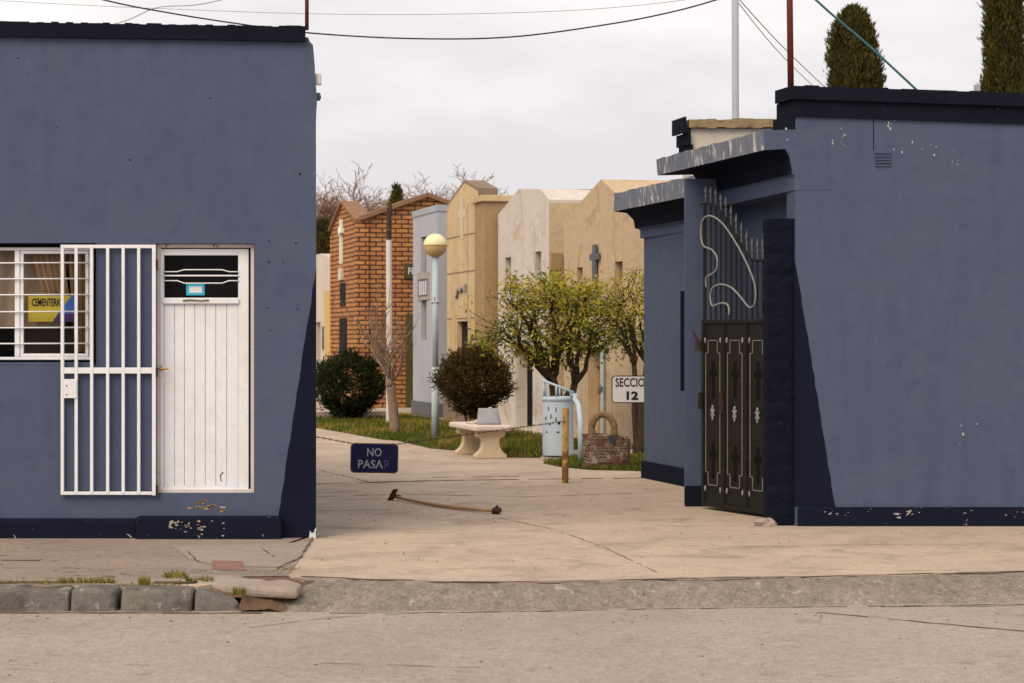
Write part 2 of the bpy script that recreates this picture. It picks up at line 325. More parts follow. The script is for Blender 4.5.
M['darktrunk'] = mat('dark_flaking_trunk', (.07, .045, .03, 1), .95, .4, 6, bump=.8, spots=[((.45, .4, .36, 1), 12, .60, .66)])
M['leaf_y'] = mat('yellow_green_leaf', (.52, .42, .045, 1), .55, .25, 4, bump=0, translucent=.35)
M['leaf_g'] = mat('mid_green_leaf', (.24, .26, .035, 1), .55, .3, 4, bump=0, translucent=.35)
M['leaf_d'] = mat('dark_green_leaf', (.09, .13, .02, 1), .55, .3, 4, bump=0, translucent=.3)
M['bush_d'] = mat('dark_bush_leaf', (.028, .034, .010, 1), .6, .4, 5, bump=0, translucent=.2)
M['bush_m'] = mat('olive_bush_leaf', (.07, .065, .016, 1), .6, .4, 5, bump=0, translucent=.2)
M['bush_r'] = mat('russet_bush_leaf', (.12, .066, .028, 1), .6, .4, 5, bump=0, translucent=.2)
M['cyp'] = mat('cypress_leaf', (.062, .060, .016, 1), .8, .4, 4, bump=0, translucent=.15)
M['cyp2'] = mat('cypress_tip', (.12, .095, .020, 1), .8, .4, 4, bump=0, translucent=.15)
M['globe_y'] = mat('yellow_globe_glass', (.80, .72, .46, 1), .35, .1, 4, bump=0)
M['globe_b'] = mat('smoked_amber_globe', (.52, .39, .19, 1), .35, .2, 4, bump=0)
M['chain'] = mat('rusty_chain', (.07, .05, .045, 1), .7, .3, 10, bump=.2)
M['number'] = mat('number_plate_white', (.65, .66, .72, 1), .5, .1, 6, bump=0)

def text_mesh(body, width=None, height=None, extrude=.002):
    cu = bpy.data.curves.new('lettering', 'FONT'); cu.body = body; cu.align_x = 'CENTER'; cu.extrude = extrude; cu.offset = .04 if body == '12' else .012; cu.resolution_u = 3
    ob = bpy.data.objects.new('lettering_tmp', cu); COL.objects.link(ob)
    bpy.context.view_layer.update()
    me = bpy.data.meshes.new_from_object(ob.evaluated_get(bpy.context.evaluated_depsgraph_get()))
    bpy.data.objects.remove(ob)
    xs = [v.co.x for v in me.vertices]; ys = [v.co.y for v in me.vertices]
    x0, x1, y0, y1 = min(xs), max(xs), min(ys), max(ys)
    sx = width/(x1-x0); sy = height/(y1-y0)
    for v in me.vertices: v.co.x = (v.co.x-(x0+x1)/2)*sx; v.co.y = (v.co.y-(y0+y1)/2)*sy
    return me
def lettering(body, width, height, m, parent, pos, rot=(R(90), 0, 0), name='lettering'):
    """pos is in the parent's local frame"""
    me = text_mesh(body, width, height); me.materials.append(m); me.name = name
    o = bpy.data.objects.new(name, me); COL.objects.link(o); o.parent = parent; o.location = pos; o.rotation_euler = rot
    return o
def rrect(w_, h_, r, n=5):
    pts = []
    for cx, cz, a0 in ((w_/2-r, h_/2-r, 0), (-w_/2+r, h_/2-r, 90), (-w_/2+r, -h_/2+r, 180), (w_/2-r, -h_/2+r, 270)):
        for i in range(n+1):
            a = R(a0+90*i/n); pts.append((cx+r*math.cos(a), cz+r*math.sin(a)))
    return pts

def sheet(name, poly, z, m, kind='structure', sub=0):
    b = MB(); b.face([(x, y, z) for x, y in poly]); return b.build(name, m, kind=kind)
def strip(mb, pts, wd, z, m, rng=None, jit=0.0):
    """a thin crack, joint or painted shadow line lying on a surface"""
    P = [Vector((p[0], p[1], 0)) for p in pts]; Q = []
    for a, b in zip(P[:-1], P[1:]):
        n = max(1, int((b-a).length/.12))
        for i in range(n):
            q = a.lerp(b, i/n)
            if rng: q = q+Vector((rng.uniform(-jit, jit), rng.uniform(-jit, jit), 0))
            Q.append(q)
    Q.append(P[-1])
    for i in range(len(Q)-1):
        t = (Q[i+1]-Q[i]).normalized(); n = Vector((-t.y, t.x, 0))
        w0 = wd*(rng.uniform(.4, 1.2) if rng else 1)/2; 
        if rng and rng.random() < .12: continue
        mb.face([(Q[i]-n*w0).to_tuple()[:2]+(z,), (Q[i+1]-n*w0).to_tuple()[:2]+(z,), (Q[i+1]+n*w0).to_tuple()[:2]+(z,), (Q[i]+n*w0).to_tuple()[:2]+(z,)], m)

# ================================================================== GROUND
rng = random.Random(7)
sheet('ground', [(-900, -300), (900, -300), (900, 1500), (-900, 1500)], -.20, M['soil'])
b = MB(); b.face([(-90, -30, -.14), (90, -30, -.14), (90, 15.2, -.14), (-90, 15.2, -.14)])
def g14(px, py): return gp(px, py, -.14)
strip(b, [g14(800, 611), g14(870, 617), g14(950, 625), g14(1030, 632)], .03, -.137, 1, rng, .015)
strip(b, [g14(880, 607), g14(1024, 606)], .02, -.137, 1, rng, .01)
strip(b, [g14(250, 628), g14(330, 618), g14(420, 613)], .012, -.137, 1, rng, .01)
strip(b, [g14(100, 664), g14(150, 666)], .012, -.137, 1, rng, .01)
strip(b, [g14(320, 663), g14(480, 668)], .010, -.137, 1, rng, .01)
strip(b, [g14(-20, 613.2), g14(120, 613.2), g14(262, 613.4)], .05, -.1365, 2, rng, .012)
strip(b, [g14(330, 613.5), g14(500, 612.2), g14(700, 608.5), g14(1030, 604.5)], .025, -.1365, 1, rng, .012)
b.build('road', [M['road'], M['crack_and_shade'], M['dirt']], kind='structure')
# concrete driveway and cemetery path: one slab
front = [(-60, 14.50), (-2.05, 14.50), (-1.75, 14.85), gp(300, 577), gp(360, 579.5), gp(430, 581.5), gp(500, 582.5), gp(560, 583), gp(640, 580), gp(720, 578), gp(820, 577), gp(900, 575), gp(1024, 571.5), (60, 15.8)]
b = MB(); poly = front+[(60, 90), (-60, 90)]
b.face([(x, y, 0) for x, y in poly]); 
for i in range(len(front)-1):
    (x0, y0), (x1, y1) = front[i], front[i+1]; b.face([(x0, y0, -.2), (x1, y1, -.2), (x1, y1, 0), (x0, y0, 0)])
strip(b, [gp(317, 484), gp(420, 481), gp(520, 479.5), gp(645, 478)], .10, .003, 1, rng, .03)
strip(b, [gp(430, 477.5), gp(520, 476.5)], .05, .003, 1, rng, .03)
strip(b, [gp(317, 497), gp(400, 494), gp(520, 497), gp(640, 493)], .035, .003, 2, rng, .02)
strip(b, [gp(317, 511), gp(390, 510)], .02, .003, 1, rng, .02)
strip(b, [gp(500, 518), gp(560, 531), gp(610, 550), gp(660, 574)], .016, .003, 2, rng, .008)
strip(b, [gp(590, 547), gp(680, 546), gp(800, 547)], .014, .003, 2, rng, .01)
strip(b, [gp(318, 470), gp(345, 476), gp(372, 483)], .02, .003, 1, rng, .01)
strip(b, [gp(330, 528), gp(450, 530)], .012, .003, 2, rng, .01)
strip(b, [gp(820, 545), gp(1020, 544)], .012, .003, 2, rng, .01)
strip(b, [gp(900, 571), gp(960, 570)], .02, .003, 2, rng, .02)
strip(b, [gp(300, 576.5), gp(360, 579), gp(430, 581), gp(500, 582), gp(560, 582.4), gp(640, 579.5), gp(720, 577.5), gp(820, 576.5), gp(900, 574.5), gp(1024, 571)], .06, .003, 2, rng, .02)  # this strip and the next paint in the shadow line along the slab edge
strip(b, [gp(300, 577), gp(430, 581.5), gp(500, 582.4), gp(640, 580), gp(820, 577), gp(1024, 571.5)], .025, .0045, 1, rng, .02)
b.build('path', [M['concrete'], M['crack_and_shade'], M['faintcrack_and_shade']], kind='structure')
# worn sidewalk before the left building
b = MB(); poly = [(-60, 14.52), (-2.25, 14.52), gp(186, 578), gp(262, 575), gp(290, 573), gp(300, 559), gp(315, 534), (-1.62, 18.3), (-60, 18.3)]
b.face([(x, y, .004) for x, y in poly])
tp = [gp(214, 571), gp(246, 572), gp(242, 562.5), gp(212, 562)]
b.face([(x, y, .012) for x, y in tp], 1)
strip(b, [gp(186, 551), gp(197, 562), gp(214, 566)], .011, .0105, 2, rng, .01)
strip(b, [gp(246, 568), gp(280, 568), gp(300, 559), gp(314, 536)], .014, .0105, 2, rng, .01)
strip(b, [gp(262, 549), gp(274, 558)], .011, .0105, 2, rng, .01)
strip(b, [gp(240, 548), gp(312, 548)], .012, .0105, 2, rng, .005)
strip(b, [gp(0, 561), gp(40, 561)], .05, .007, 3, rng, .03)
strip(b, [gp(-10, 583.5), gp(100, 583.2), gp(196, 583)], .10, .009, 3, rng, .025)
b.face([(x, y, .0095) for x, y in [gp(160, 577), gp(186, 578), gp(290, 577.4), gp(283, 571.5), gp(240, 570.3), gp(190, 570.2), gp(166, 573)]], 4)
b.face([(x, y, .0065) for x, y in [gp(172, 546), gp(312, 543), gp(300, 559), gp(283, 568), gp(212, 567), gp(190, 560)]], 5)
for _ in range(26):
    p = gp(rng.uniform(0, 170), rng.uniform(548, 580)); strip(b, [p, (p[0]+rng.uniform(.02, .1), p[1]+rng.uniform(-.01, .03))], .015, .007, 3)
b.build('sidewalk', [M['sidewalk'], M['tile'], M['crack_and_shade'], M['dirt'], M['ramp'], M['patch']], kind='structure')
# sloping apron from the driveway down to the road
b = MB(); top = front[2:]; n = len(top)
botpx = [(262, 612), (300, 613), (360, 612.5), (430, 611), (500, 611), (560, 610.5), (640, 608.5), (720, 607), (820, 606), (900, 605), (1024, 603)]
bot = [g14(*p) for p in botpx]+[(60, 15.0)]
for i in range(n-1):
    for k in range(4):
        def rp(j, q):
            a = Vector((top[j][0], top[j][1], -.004)); c = Vector((bot[j][0], bot[j][1], -.150)); v = a.lerp(c, q); v.z += .03*math.sin(q*math.pi); return v
        b.face([rp(i, (k+1)/4), rp(i+1, (k+1)/4), rp(i+1, k/4), rp(i, k/4)])
b.build('ramp', M['ramp'], smooth=True, kind='structure')
# dirt filling the gutter where the kerb is broken
b = MB(); NX, NY = 40, 30; gv = {}
for i in range(NX+1):
    for k in range(NY+1):
        x = -2.05+.80*i/NX; y = 14.225+.72*k/NY; t = (y-14.23)/.75
        q = max(0, min(1, (x+1.62)/.34)); q = q*q*(3-2*q)
        z = -.150+.146*t+.03*math.sin(math.pi*t)+.030*(1-q)-.02*q+.030*noise.noise(Vector((x*7, y*7, 1)))*(.3+t)+.014*noise.noise(Vector((x*22, y*22, 4)))
        gv[i, k] = (x, y, min(z, .012))
for i in range(NX):
    for k in range(NY):
        if gv[i, k][0] < -1.77 and gv[i, k][1] < 14.40: continue
        b.face([gv[i, k], gv[i+1, k], gv[i+1, k+1], gv[i, k+1]])
b.build('dirt', M['dirt'], kind='stuff')

def stone(name, poly, z0, z1, m, label, cat, group=None, bev=.02, seed=1, jit=.006, tilt=0):
    rg = random.Random(seed)
    c = (sum(p[0] for p in poly)/len(poly), sum(p[1] for p in poly)/len(poly), z0)
    P = []
    for i in range(len(poly)):
        a, d = poly[i], poly[(i+1) % len(poly)]; n = max(1, int(math.dist(a, d)/.18))
        for k in range(n):
            t = k/n; P.append((a[0]+(d[0]-a[0])*t+rg.uniform(-jit, jit), a[1]+(d[1]-a[1])*t+rg.uniform(-jit, jit)))
    z1s = [z1(p) if callable(z1) else z1 for p in P]
    b_ = MB(); b_.prism(P, [z0]*len(P), [z+rg.uniform(-jit, jit) for z in z1s])
    if tilt:
        n_ = len(P); ym = min(p[1] for p in P)
        b_.v = [(x, y+(tilt if i >= n_ and y < ym+.04 else 0), z) for i, (x, y, z) in enumerate(b_.v)]
    return tag(b_.build(name, m, loc=c, bev=bev), label, cat, group)
KG = 'kerb stones along the road'
ky0, ky1 = 14.235, 14.50
kx = [-6.2, -4.6, -2.878, -2.555, -2.072, -1.752]
kl = ['long grey kerb stone off the left edge of the road', 'grey kerb stone at the left edge of the picture, ending at the first joint', 'short grey kerb stone between two longer ones below the white grille',
      'long grey kerb stone below the white door', 'chipped end kerb stone sloping down beside the rubble']
for i in range(5):
    x0, x1 = kx[i]+.006, kx[i+1]-.006
    f = (lambda p, x0=x0, x1=x1: .004 if i < 4 else .004-.10*max(0, (p[0]-x0)/(x1-x0))**1.1)
    pol = [(x0, ky0), (x1, ky0+(0.02 if i == 4 else 0)), (x1+(0 if i < 4 else -.05), ky1-(.0 if i < 4 else .02)), (x0, ky1)]
    stone('kerb_stone', pol, -.19, f, M['kerb'], kl[i], 'kerb stone', KG, .030, 20+i, .010, .06)
stone('broken_slab', [gp(196, 583.5), gp(240, 587), gp(296, 589.5), gp(301, 585.5), gp(290, 580.5), gp(240, 577.5), gp(190, 576.5), gp(184, 579.5)], -.065, .012, M['slab'], 'broken pale concrete slab lying loose beside the driveway corner', 'concrete slab', None, .025, 5, .01)
stone('rubble', [g14(246, 607), g14(262, 609), g14(267, 602), g14(250, 600)], -.15, -.07, M['slab'], 'small lump of rubble at the end of the kerb', 'rubble', None, .02, 9, .01)
stone('rubble', [g14(262, 608), g14(272, 609.5), g14(275, 605), g14(265, 603.5)], -.15, -.09, M['slab'], 'smallest stone chip lying in the dirt under the broken slab', 'rubble', None, .012, 11, .008)

# ---------------- grass
def in_poly(x, y, P):
    c = False; j = len(P)-1
    for i in range(len(P)):
        if (P[i][1] > y) != (P[j][1] > y) and x < (P[j][0]-P[i][0])*(y-P[i][1])/(P[j][1]-P[i][1])+P[i][0]: c = not c
        j = i
    return c
def blades(mb, P, n, h, rg, z=0, wd=.012, dry=None):
    xs = [p[0] for p in P]; ys = [p[1] for p in P]; k = 0
    while k < n:
        x, y = rg.uniform(min(xs), max(xs)), rg.uniform(min(ys), max(ys))
        if not in_poly(x, y, P): k += .2; continue
        k += 1; hh = h*rg.uniform(.4, 1.2); a = rg.uniform(0, 6.28); lx, ly = rg.uniform(-.5, .5)*hh, rg.uniform(-.5, .5)*hh
        q = .38+1.0*noise.noise(Vector((x*.9, y*.5, 3)))
        m = 1 if rg.random() < (q if dry is None else dry) else 0
        dx, dy = math.cos(a)*wd, math.sin(a)*wd
        mb.face([(x-dx, y-dy, z), (x+dx, y+dy, z), (x+lx, y+ly, z+hh)], m)
bed1 = [gp(300, 422.5), gp(316, 428), gp(345, 433), gp(380, 439.5), gp(398, 441), gp(430, 448.5), gp(470, 452), gp(505, 457.5), gp(540, 458), gp(545, 450), (1.9, 33.0), (.9, 36.0), (-.3, 40), (-1.4, 44), (-2.2, 47.5), (-3.2, 48), gp(300, 416)]
bed2 = [gp(543, 463.5), gp(560, 467), gp(590, 470), gp(650, 471.5), (2.4, 28), (2.5, 31.5), gp(600, 460), gp(575, 459)]
b = MB()
for P in (bed1, bed2): b.face([(x, y, .006) for x, y in P])
b.build('lawn', M['lawn'], kind='structure')
b = MB(); rg = random.Random(3)
blades(b, bed1, 26000, .10, rg, wd=.014); blades(b, bed2, 7000, .09, rg, wd=.012, dry=.15)
blades(b, [gp(505, 456), gp(540, 457.5), gp(543, 446), gp(508, 448)], 2600, .13, rg, wd=.013, dry=.12)
b.build('grass', [M['grass'], M['drygrass']], kind='stuff')
b = MB(); rg = random.Random(5)
for (px0, px1, py, n, h, z) in ((58, 116, 583, 260, .045, .0), (138, 150, 585, 120, .06, 0), (0, 50, 584, 130, .025, 0), (165, 186, 577.5, 160, .05, 0), (186, 215, 582, 130, .045, -.0), (232, 246, 594, 90, .05, -.03), (243, 250, 601, 90, .06, -.10), (250, 300, 600, 90, .03, -.10), (276, 300, 569, 60, .02, .004), (116, 190, 586, 100, .02, 0)):
    blades(b, [gp(px0, py+1.5, z), gp(px1, py+1.5, z), gp(px1, py-1.5, z), gp(px0, py-1.5, z)], n, h, rg, z, .005, .45)
b.build('kerb_grass', [M['grass'], M['drygrass']], kind='stuff')
b = MB(); rg = random.Random(88)
def pebble(x, y, z, r):
    h = r*.5; a0 = rg.uniform(0, 6.28); P = [(x+r*rg.uniform(.6, 1.2)*math.cos(a0+k*1.2566), y+r*rg.uniform(.6, 1.2)*math.sin(a0+k*1.2566), z) for k in range(5)]; m = rg.choice([0, 0, 1, 2])
    for k in range(5): b.face([P[k], P[(k+1) % 5], (x, y, z+h)], m)
for _ in range(420):
    px = rg.uniform(0, 1024); py = rg.gauss(616, 6) if rg.random() < .6 else rg.uniform(612, 683); 
    if py < 613.5: continue
    x, y = gp(px, py, -.14); pebble(x, y, -.139, .003+.010*rg.random()**3)
for _ in range(240):
    px = rg.uniform(0, 1024); py = rg.uniform(530, 570) if px > 316 else rg.uniform(546, 580); x, y = gp(px, py, .005); pebble(x, y, .005, .003+.010*rg.random()**3)
for _ in range(150):
    px = rg.uniform(300, 640); py = rg.uniform(480, 530); x, y = gp(px, py, .002); pebble(x, y, .002, .004+.010*rg.random()**3)
b.build('grit', [M['dirt'], M['slab'], M['crack_and_shade']], kind='stuff')
# white kerb line across the avenue far behind
b = MB(); p0, p1 = gp(290, 420.5), gp(392, 419); b.prism([p0, p1, (p1[0], p1[1]+.25), (p0[0], p0[1]+.25)], -.05, .17)
tag(b.build('garden_kerb', M['cream'], loc=(p0[0], p0[1], 0), bev=.01), 'low white kerb behind the dark round bush', 'kerb')

# ================================================================== LEFT OFFICE BUILDING
YL = 18.0
def lx(px): return wx(px, YL)
def lz(py): return wz(py, YL)
base = (-5, YL, 0)
office = thing('office_building', 'long blue painted office left of the entrance with white door and barred window', 'building', base)
def grid_wall(mb, xs, zs, holes, y, m=0, depth=.12, mr=0):
    X = sorted(set(xs+[h[0] for h in holes]+[h[1] for h in holes])); Z = sorted(set(zs+[h[2] for h in holes]+[h[3] for h in holes]))
    for i in range(len(X)-1):
        for j in range(len(Z)-1):
            cx, cz = (X[i]+X[i+1])/2, (Z[j]+Z[j+1])/2
            if any(h[0] < cx < h[1] and h[2] < cz < h[3] for h in holes): continue
            mb.face([(X[i], y, Z[j]), (X[i+1], y, Z[j]), (X[i+1], y, Z[j+1]), (X[i], y, Z[j+1])], m)
    for x0, x1, z0, z1 in holes:
        for q in ([(x0, z0), (x1, z0)], [(x1, z0), (x1, z1)], [(x1, z1), (x0, z1)], [(x0, z1), (x0, z0)]):
            (a, c), (d, e) = q; mb.face([(a, y, c), (d, y, e), (d, y+depth, e), (a, y+depth, c)], mr)
b = MB(); zt = 4.10
win = (lx(-85), lx(96), lz(365), lz(243)); door = (lx(155.5), lx(254), lz(493.5), lz(243.5))
xr = lx(308)
grid_wall(b, [-11, xr], [0, zt], [win, door], YL, 0, .13, 0)
edge = [(xr, 0), (lx(316), 0), (lx(316.3), lz(300)), (lx(316), lz(120)), (lx(317.2), lz(98)), (lx(316.2), lz(88)), (lx(314.8), lz(66)), (lx(314), lz(55)), (lx(313), lz(45)), (lx(310), lz(42)), (xr, zt)]
b.face([(x, YL, z) for x, z in edge])
BK = 27.0; dd = BK-YL
for (x0, z0), (x1, z1) in zip(edge[1:-1], edge[2:]):
    b.face([(x0, YL, z0), (x0-.25*dd, BK, z0), (x1-.25*dd, BK, z1), (x1, YL, z1)])
b.face([(-11, YL, 0), (-11, YL, zt), (-11, BK, zt), (-11, BK, 0)])
b.face([(-11, BK, 0), (-11, BK, zt), (lx(316)-.25*dd, BK, zt), (lx(316)-.25*dd, BK, 0)])
b.face([(-11, YL+.05, zt-.06), (xr, YL+.05, zt-.06), (xr-.25*dd, BK, zt-.06), (-11, BK, zt-.06)])
b.build('wall', M['blue'], office)
b = MB()   # painted navy wedge at the corner, carried round the passage side
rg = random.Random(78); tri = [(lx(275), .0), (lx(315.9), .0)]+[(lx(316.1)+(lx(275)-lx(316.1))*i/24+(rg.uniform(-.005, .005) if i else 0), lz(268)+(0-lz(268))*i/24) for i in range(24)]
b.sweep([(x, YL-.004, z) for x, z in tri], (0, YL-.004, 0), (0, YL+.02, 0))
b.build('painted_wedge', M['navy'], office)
b = MB(); b.face([(lx(309), YL-.006, 0), (lx(316.2), YL-.006, 0), (lx(315.5), YL-.006, .06), (lx(312), YL-.006, .04), (lx(310), YL-.006, .065)])
b.face([(lx(314), YL-.006, .06), (lx(316.2), YL-.006, .06), (lx(316), YL-.006, .09)])
b.build('bare_chip', M['signwhite'], office)
b = MB(); b.box(-11, lx(138), YL-.06, YL+.01, -.02, lz(518)); b.box(lx(138)+.001, lx(283), YL-.13, YL+.01, -.02, lz(515.5))
b.build('plinth', M['navy_chipped'], office, bev=.02)
b = MB()   # parapet coping, slightly out of level, ragged top edge
rg = random.Random(12); xs = [-11]+[-4.6+i*.06 for i in range(51)]; xs = [x for x in xs if x < lx(306)-.02]+[lx(306)]
for x0, x1 in zip(xs[:-1], xs[1:]):
    def zz(x): return (lz(22)-(x-lx(0))*.0165, lz(37)-(x-lx(0))*.0165)
    j = rg.uniform(-.006, .006); (t0, b0), (t1, b1) = zz(x0), zz(x1)
    b.prism([(x0, YL-.045), (x1, YL-.045), (x1-.07, YL+.26), (x0-.07, YL+.26)], [b0-j*.4, b1-j*.4, b1, b0], [t0+j, t1+j, t1+j, t0+j])
b.build('parapet_coping', M['navy_cap'], office)
# window
wf = MB()
def frame(mb, x0, x1, z0, z1, t, y0, y1, m=0):
    mb.box(x0, x1, y0, y1, z0, z0+t, m); mb.box(x0, x1, y0, y1, z1-t, z1, m)
    mb.box(x0, x0+t, y0, y1, z0+t, z1-t, m); mb.box(x1-t, x1, y0, y1, z0+t, z1-t, m)
yw = YL+.075
f0 = (lx(-78), lx(90.5), lz(360), lz(247))
bb = MB(); x0, x1, z0, z1 = win   # dark border filling the recess gap behind the frame
bb.face([(x0, YL+.13, z0), (f0[0]+.02, YL+.13, z0), (f0[0]+.02, YL+.13, z1), (x0, YL+.13, z1)])
bb.face([(f0[1]-.02, YL+.13, z0), (x1, YL+.13, z0), (x1, YL+.13, z1), (f0[1]-.02, YL+.13, z1)])
bb.face([(x0, YL+.129, f0[3]-.02), (x1, YL+.129, f0[3]-.02), (x1, YL+.129, z1), (x0, YL+.129, z1)])
bb.face([(x0, YL+.129, z0), (x1, YL+.129, z0), (x1, YL+.129, f0[2]+.02), (x0, YL+.129, f0[2]+.02)])
window = MB(); frame(window, f0[0], f0[1], f0[2], f0[3], .024, yw, yw+.05)
window.box(lx(12.5), lx(17.5), yw+.003, yw+.047, f0[2]+.025, f0[3]-.025); window.box(lx(-50), lx(-45), yw+.003, yw+.047, f0[2]+.025, f0[3]-.025)
frame(window, lx(18), lx(86.5), f0[2]+.026, f0[3]-.026, .026, yw+.008, yw+.042)
wo = window.build('window', M['white_metal'], office, bev=.004)
bb.build('window_gap_border', M['dark'], wo)
pn = MB(); pn.face([(f0[0]+.03, yw+.03, f0[2]+.03), (f0[1]-.03, yw+.03, f0[2]+.03), (f0[1]-.03, yw+.03, f0[3]-.03), (f0[0]+.03, yw+.03, f0[3]-.03)])
pn.build('pane', M['glass'], wo)
for py in (263, 279, 295, 312, 328, 344):
    q = MB(); q.tube([(f0[0], yw-.012, lz(py)), (f0[1]-.005, yw-.012, lz(py-.6))], .0065, 6); q.build('window_bar', M['white_metal'], wo, smooth=True)
sl = MB(); sl.box(win[0], win[1]-.02, YL+.01, YL+.128, win[2]+.001, win[2]+.022); sl.build('sill', M['blue_worn'], wo)
# room behind the window
rm = MB(); X0, X1, Z0, Z1, Y0, Y1 = -6.5, -1.75, .3, 3.2, YL+.135, YL+3.2
rm.face([(X0, Y1, Z0), (X1-.8, Y1, Z0), (X1-.8, Y1, Z1), (X0, Y1, Z1)]); rm.face([(X0, Y0, Z0), (X1, Y0, Z0), (X1-.8, Y1, Z0), (X0, Y1, Z0)], 1)
rm.face([(X0, Y0, Z1), (X1, Y0, Z1), (X1-.8, Y1, Z1), (X0, Y1, Z1)]); rm.face([(X0, Y0, Z0), (X0, Y1, Z0), (X0, Y1, Z1), (X0, Y0, Z1)])
rm.build('room_lining', [M['room'], M['dark']], office)
# curtain hanging inside the window
c = MB(); yc = YL+.20; n = 70
def cur(px0, px1t, px1b, top, bot, z_sw):
    vs = []; fs = []
    nn = 40; kk = 14
    for k in range(kk+1):
        t = k/kk
        for i in range(nn+1):
            s_ = i/nn
            xa = px0[0]+(px0[1]-px0[0])*t; xb = px1t+(px1b-px1t)*t
            x = lx(xa+(xb-xa)*s_); vs.append((x, yc+.03*math.sin(s_*34+t*1.2)+.01*math.sin(s_*90), lz(top+(bot-top)*t)))
    for k in range(kk):
        for i in range(nn): fs.append((k*(nn+1)+i, k*(nn+1)+i+1, (k+1)*(nn+1)+i+1, (k+1)*(nn+1)+i))
    c.raw(vs, fs)
cur((22, 40), 56, 66, 246, 304, 0); cur((-75, -75), -10, -14, 246, 352, 0); cur((62, 70), 88, 84, 246, 352, 0)
tag(c.build('curtain', M['curtain'], loc=(lx(40), yc, lz(352)), smooth=True), 'tan curtain tied back inside the barred office window', 'curtain')
c = MB(); yc = YL+.27; cur((-78, -78), 60, 58, 246, 326, 0)
tag(c.build('curtain', M['net'], loc=(lx(10), yc, lz(326)), smooth=True), 'brown grey net curtain behind the tan one in the office window', 'curtain')
b = MB(); b.box(lx(0), lx(80), YL+.5, YL+.9, lz(358), lz(326)); 
b.box(lx(-2), lx(82), YL+.48, YL+.92, lz(326), lz(324.5)); b.box(lx(2), lx(10), YL+.55, YL+.85, .3, lz(358)); b.box(lx(70), lx(78), YL+.55, YL+.85, .3, lz(358))
tag(b.build('desk', M['deskwood'], loc=(lx(40), YL+.7, .3)), 'dark desk inside the office behind the yellow card', 'desk')
sg = thing('window_sign', 'yellow CEMENTERIO card with a blue corner behind the window bars', 'sign', (lx(49.5), YL+.138, lz(322)))
q = MB(); a0, a1, c0, c1 = lx(24.5), lx(74), lz(321.5), lz(295.5); y = YL+.138
q.sweep([(a0, y, c0), (lx(49), y, c0), (lx(68), y, c1), (a0, y, c1)], (0, 0, 0), (0, .008, 0))
q.build('card', M['yellow'], sg)
q = MB(); q.sweep([(lx(54.5), y, lz(313.5)), (a1, y, lz(313.5)), (a1, y, c1), (lx(68), y, c1)], (0, 0, 0), (0, .008, 0)); q.build('blue_corner', M['royal'], sg)
q = MB(); q.sweep([(lx(49), y, c0), (a1, y, c0), (a1, y, lz(313.5)), (lx(54.5), y, lz(313.5))], (0, 0, 0), (0, .008, 0)); q.build('purple_strip', M['purple'], sg)
lettering('CEMENTERIO', .25, .065, M['navy_ink'], sg, (lx(43.5)-lx(49.5), -.0025, lz(302)-lz(322)))
# door
yd = YL+.07
dr = MB(); dx0, dx1, dz0, dz1 = lx(158), lx(247.5), lz(491.5), lz(248.5)
gx0, gx1, gz0, gz1 = lx(162.5), lx(237), lz(297.5), lz(255)
for (a, c_, e, f_) in ((dx0, gx0, dz0, dz1), (gx1, dx1, dz0, dz1), (gx0, gx1, gz1, dz1), (gx0, gx1, lz(303), gz0), (gx0, gx1, dz0, lz(486))):
    dr.box(a+.0005, c_-.0005, yd, yd+.045, e+.0005, f_-.0005)
plx = [162.5, 173, 183, 193.5, 204, 214.5, 225.5, 237]
for p0, p1 in zip(plx[:-1], plx[1:]): dr.box(lx(p0)+.002, lx(p1)-.002, yd+.007, yd+.035, lz(486), lz(303))
dr.box(gx0, gx1, yd+.02, yd+.03, lz(486), lz(303))
do = dr.build('door', M['white_door'], office, bev=.003)
q = MB(); q.box(lx(161.5), lx(238), yd-.018, yd-.001, lz(303.5), lz(298.5)); q.build('rail', M['white_door'], do, bev=.003)
q = MB(); q.face([(gx0, yd+.03, gz0), (gx1, yd+.03, gz0), (gx1, yd+.03, gz1), (gx0, yd+.03, gz1)]); q.build('pane', M['glass'], do)
for k, (za, zb) in enumerate(((271.5, 269.5), (275.5, 275.5), (280.5, 283))):
    q = MB(); q.tube([(lx(162), yd-.006, lz(za)), (lx(176), yd-.006, lz(za)), (lx(183), yd-.006, lz(zb)), (lx(221), yd-.006, lz(zb)), (lx(228), yd-.006, lz(za)), (lx(238), yd-.006, lz(za))], .007 if k == 1 else .005, 6); q.build('glazing_bar', M['white_metal'], do, smooth=True)
q = MB(); q.tube([(lx(159), yd-.001, lz(369)), (lx(159), yd-.05, lz(369)), (lx(160), yd-.055, lz(369)), (lx(168), yd-.055, lz(368.6))], .008, 8); q.box(lx(157.7), lx(160.6), yd-.006, yd+.001, lz(371.5), lz(365.5)); q.build('handle', M['brass'], do)
q = MB(); q.tube([(lx(159.3), yd-.004, lz(376.8)), (lx(159.3), yd+.002, lz(376.8))], .006, 8); q.build('keyhole', M['hole'], do)
q = MB(); q.tube([(lx(182), yd-.022, lz(300.5)), (lx(190), yd-.024, lz(299.8)), (lx(200), yd-.022, lz(300.6)), (lx(208), yd-.022, lz(300))], .007, 6); q.build('letter_slot', M['gold'], do)
q = MB(); q.box(lx(184.5), lx(203), yd+.022, yd+.026, lz(295), lz(283.5)); cs = q.build('door_card', M['cyan'], do)
q = MB(); q.box(lx(187.5), lx(200.5), yd+.0195, yd+.0215, lz(292.5), lz(286)); q.build('card_print', M['paper'], cs)
q = MB(); q.tube([(lx(220), yd+.005, lz(482)), (lx(219), yd+.004, lz(476)), (lx(222), yd+.004, lz(472.5))], .0035, 5); q.build('scratch', M['hole'], do)
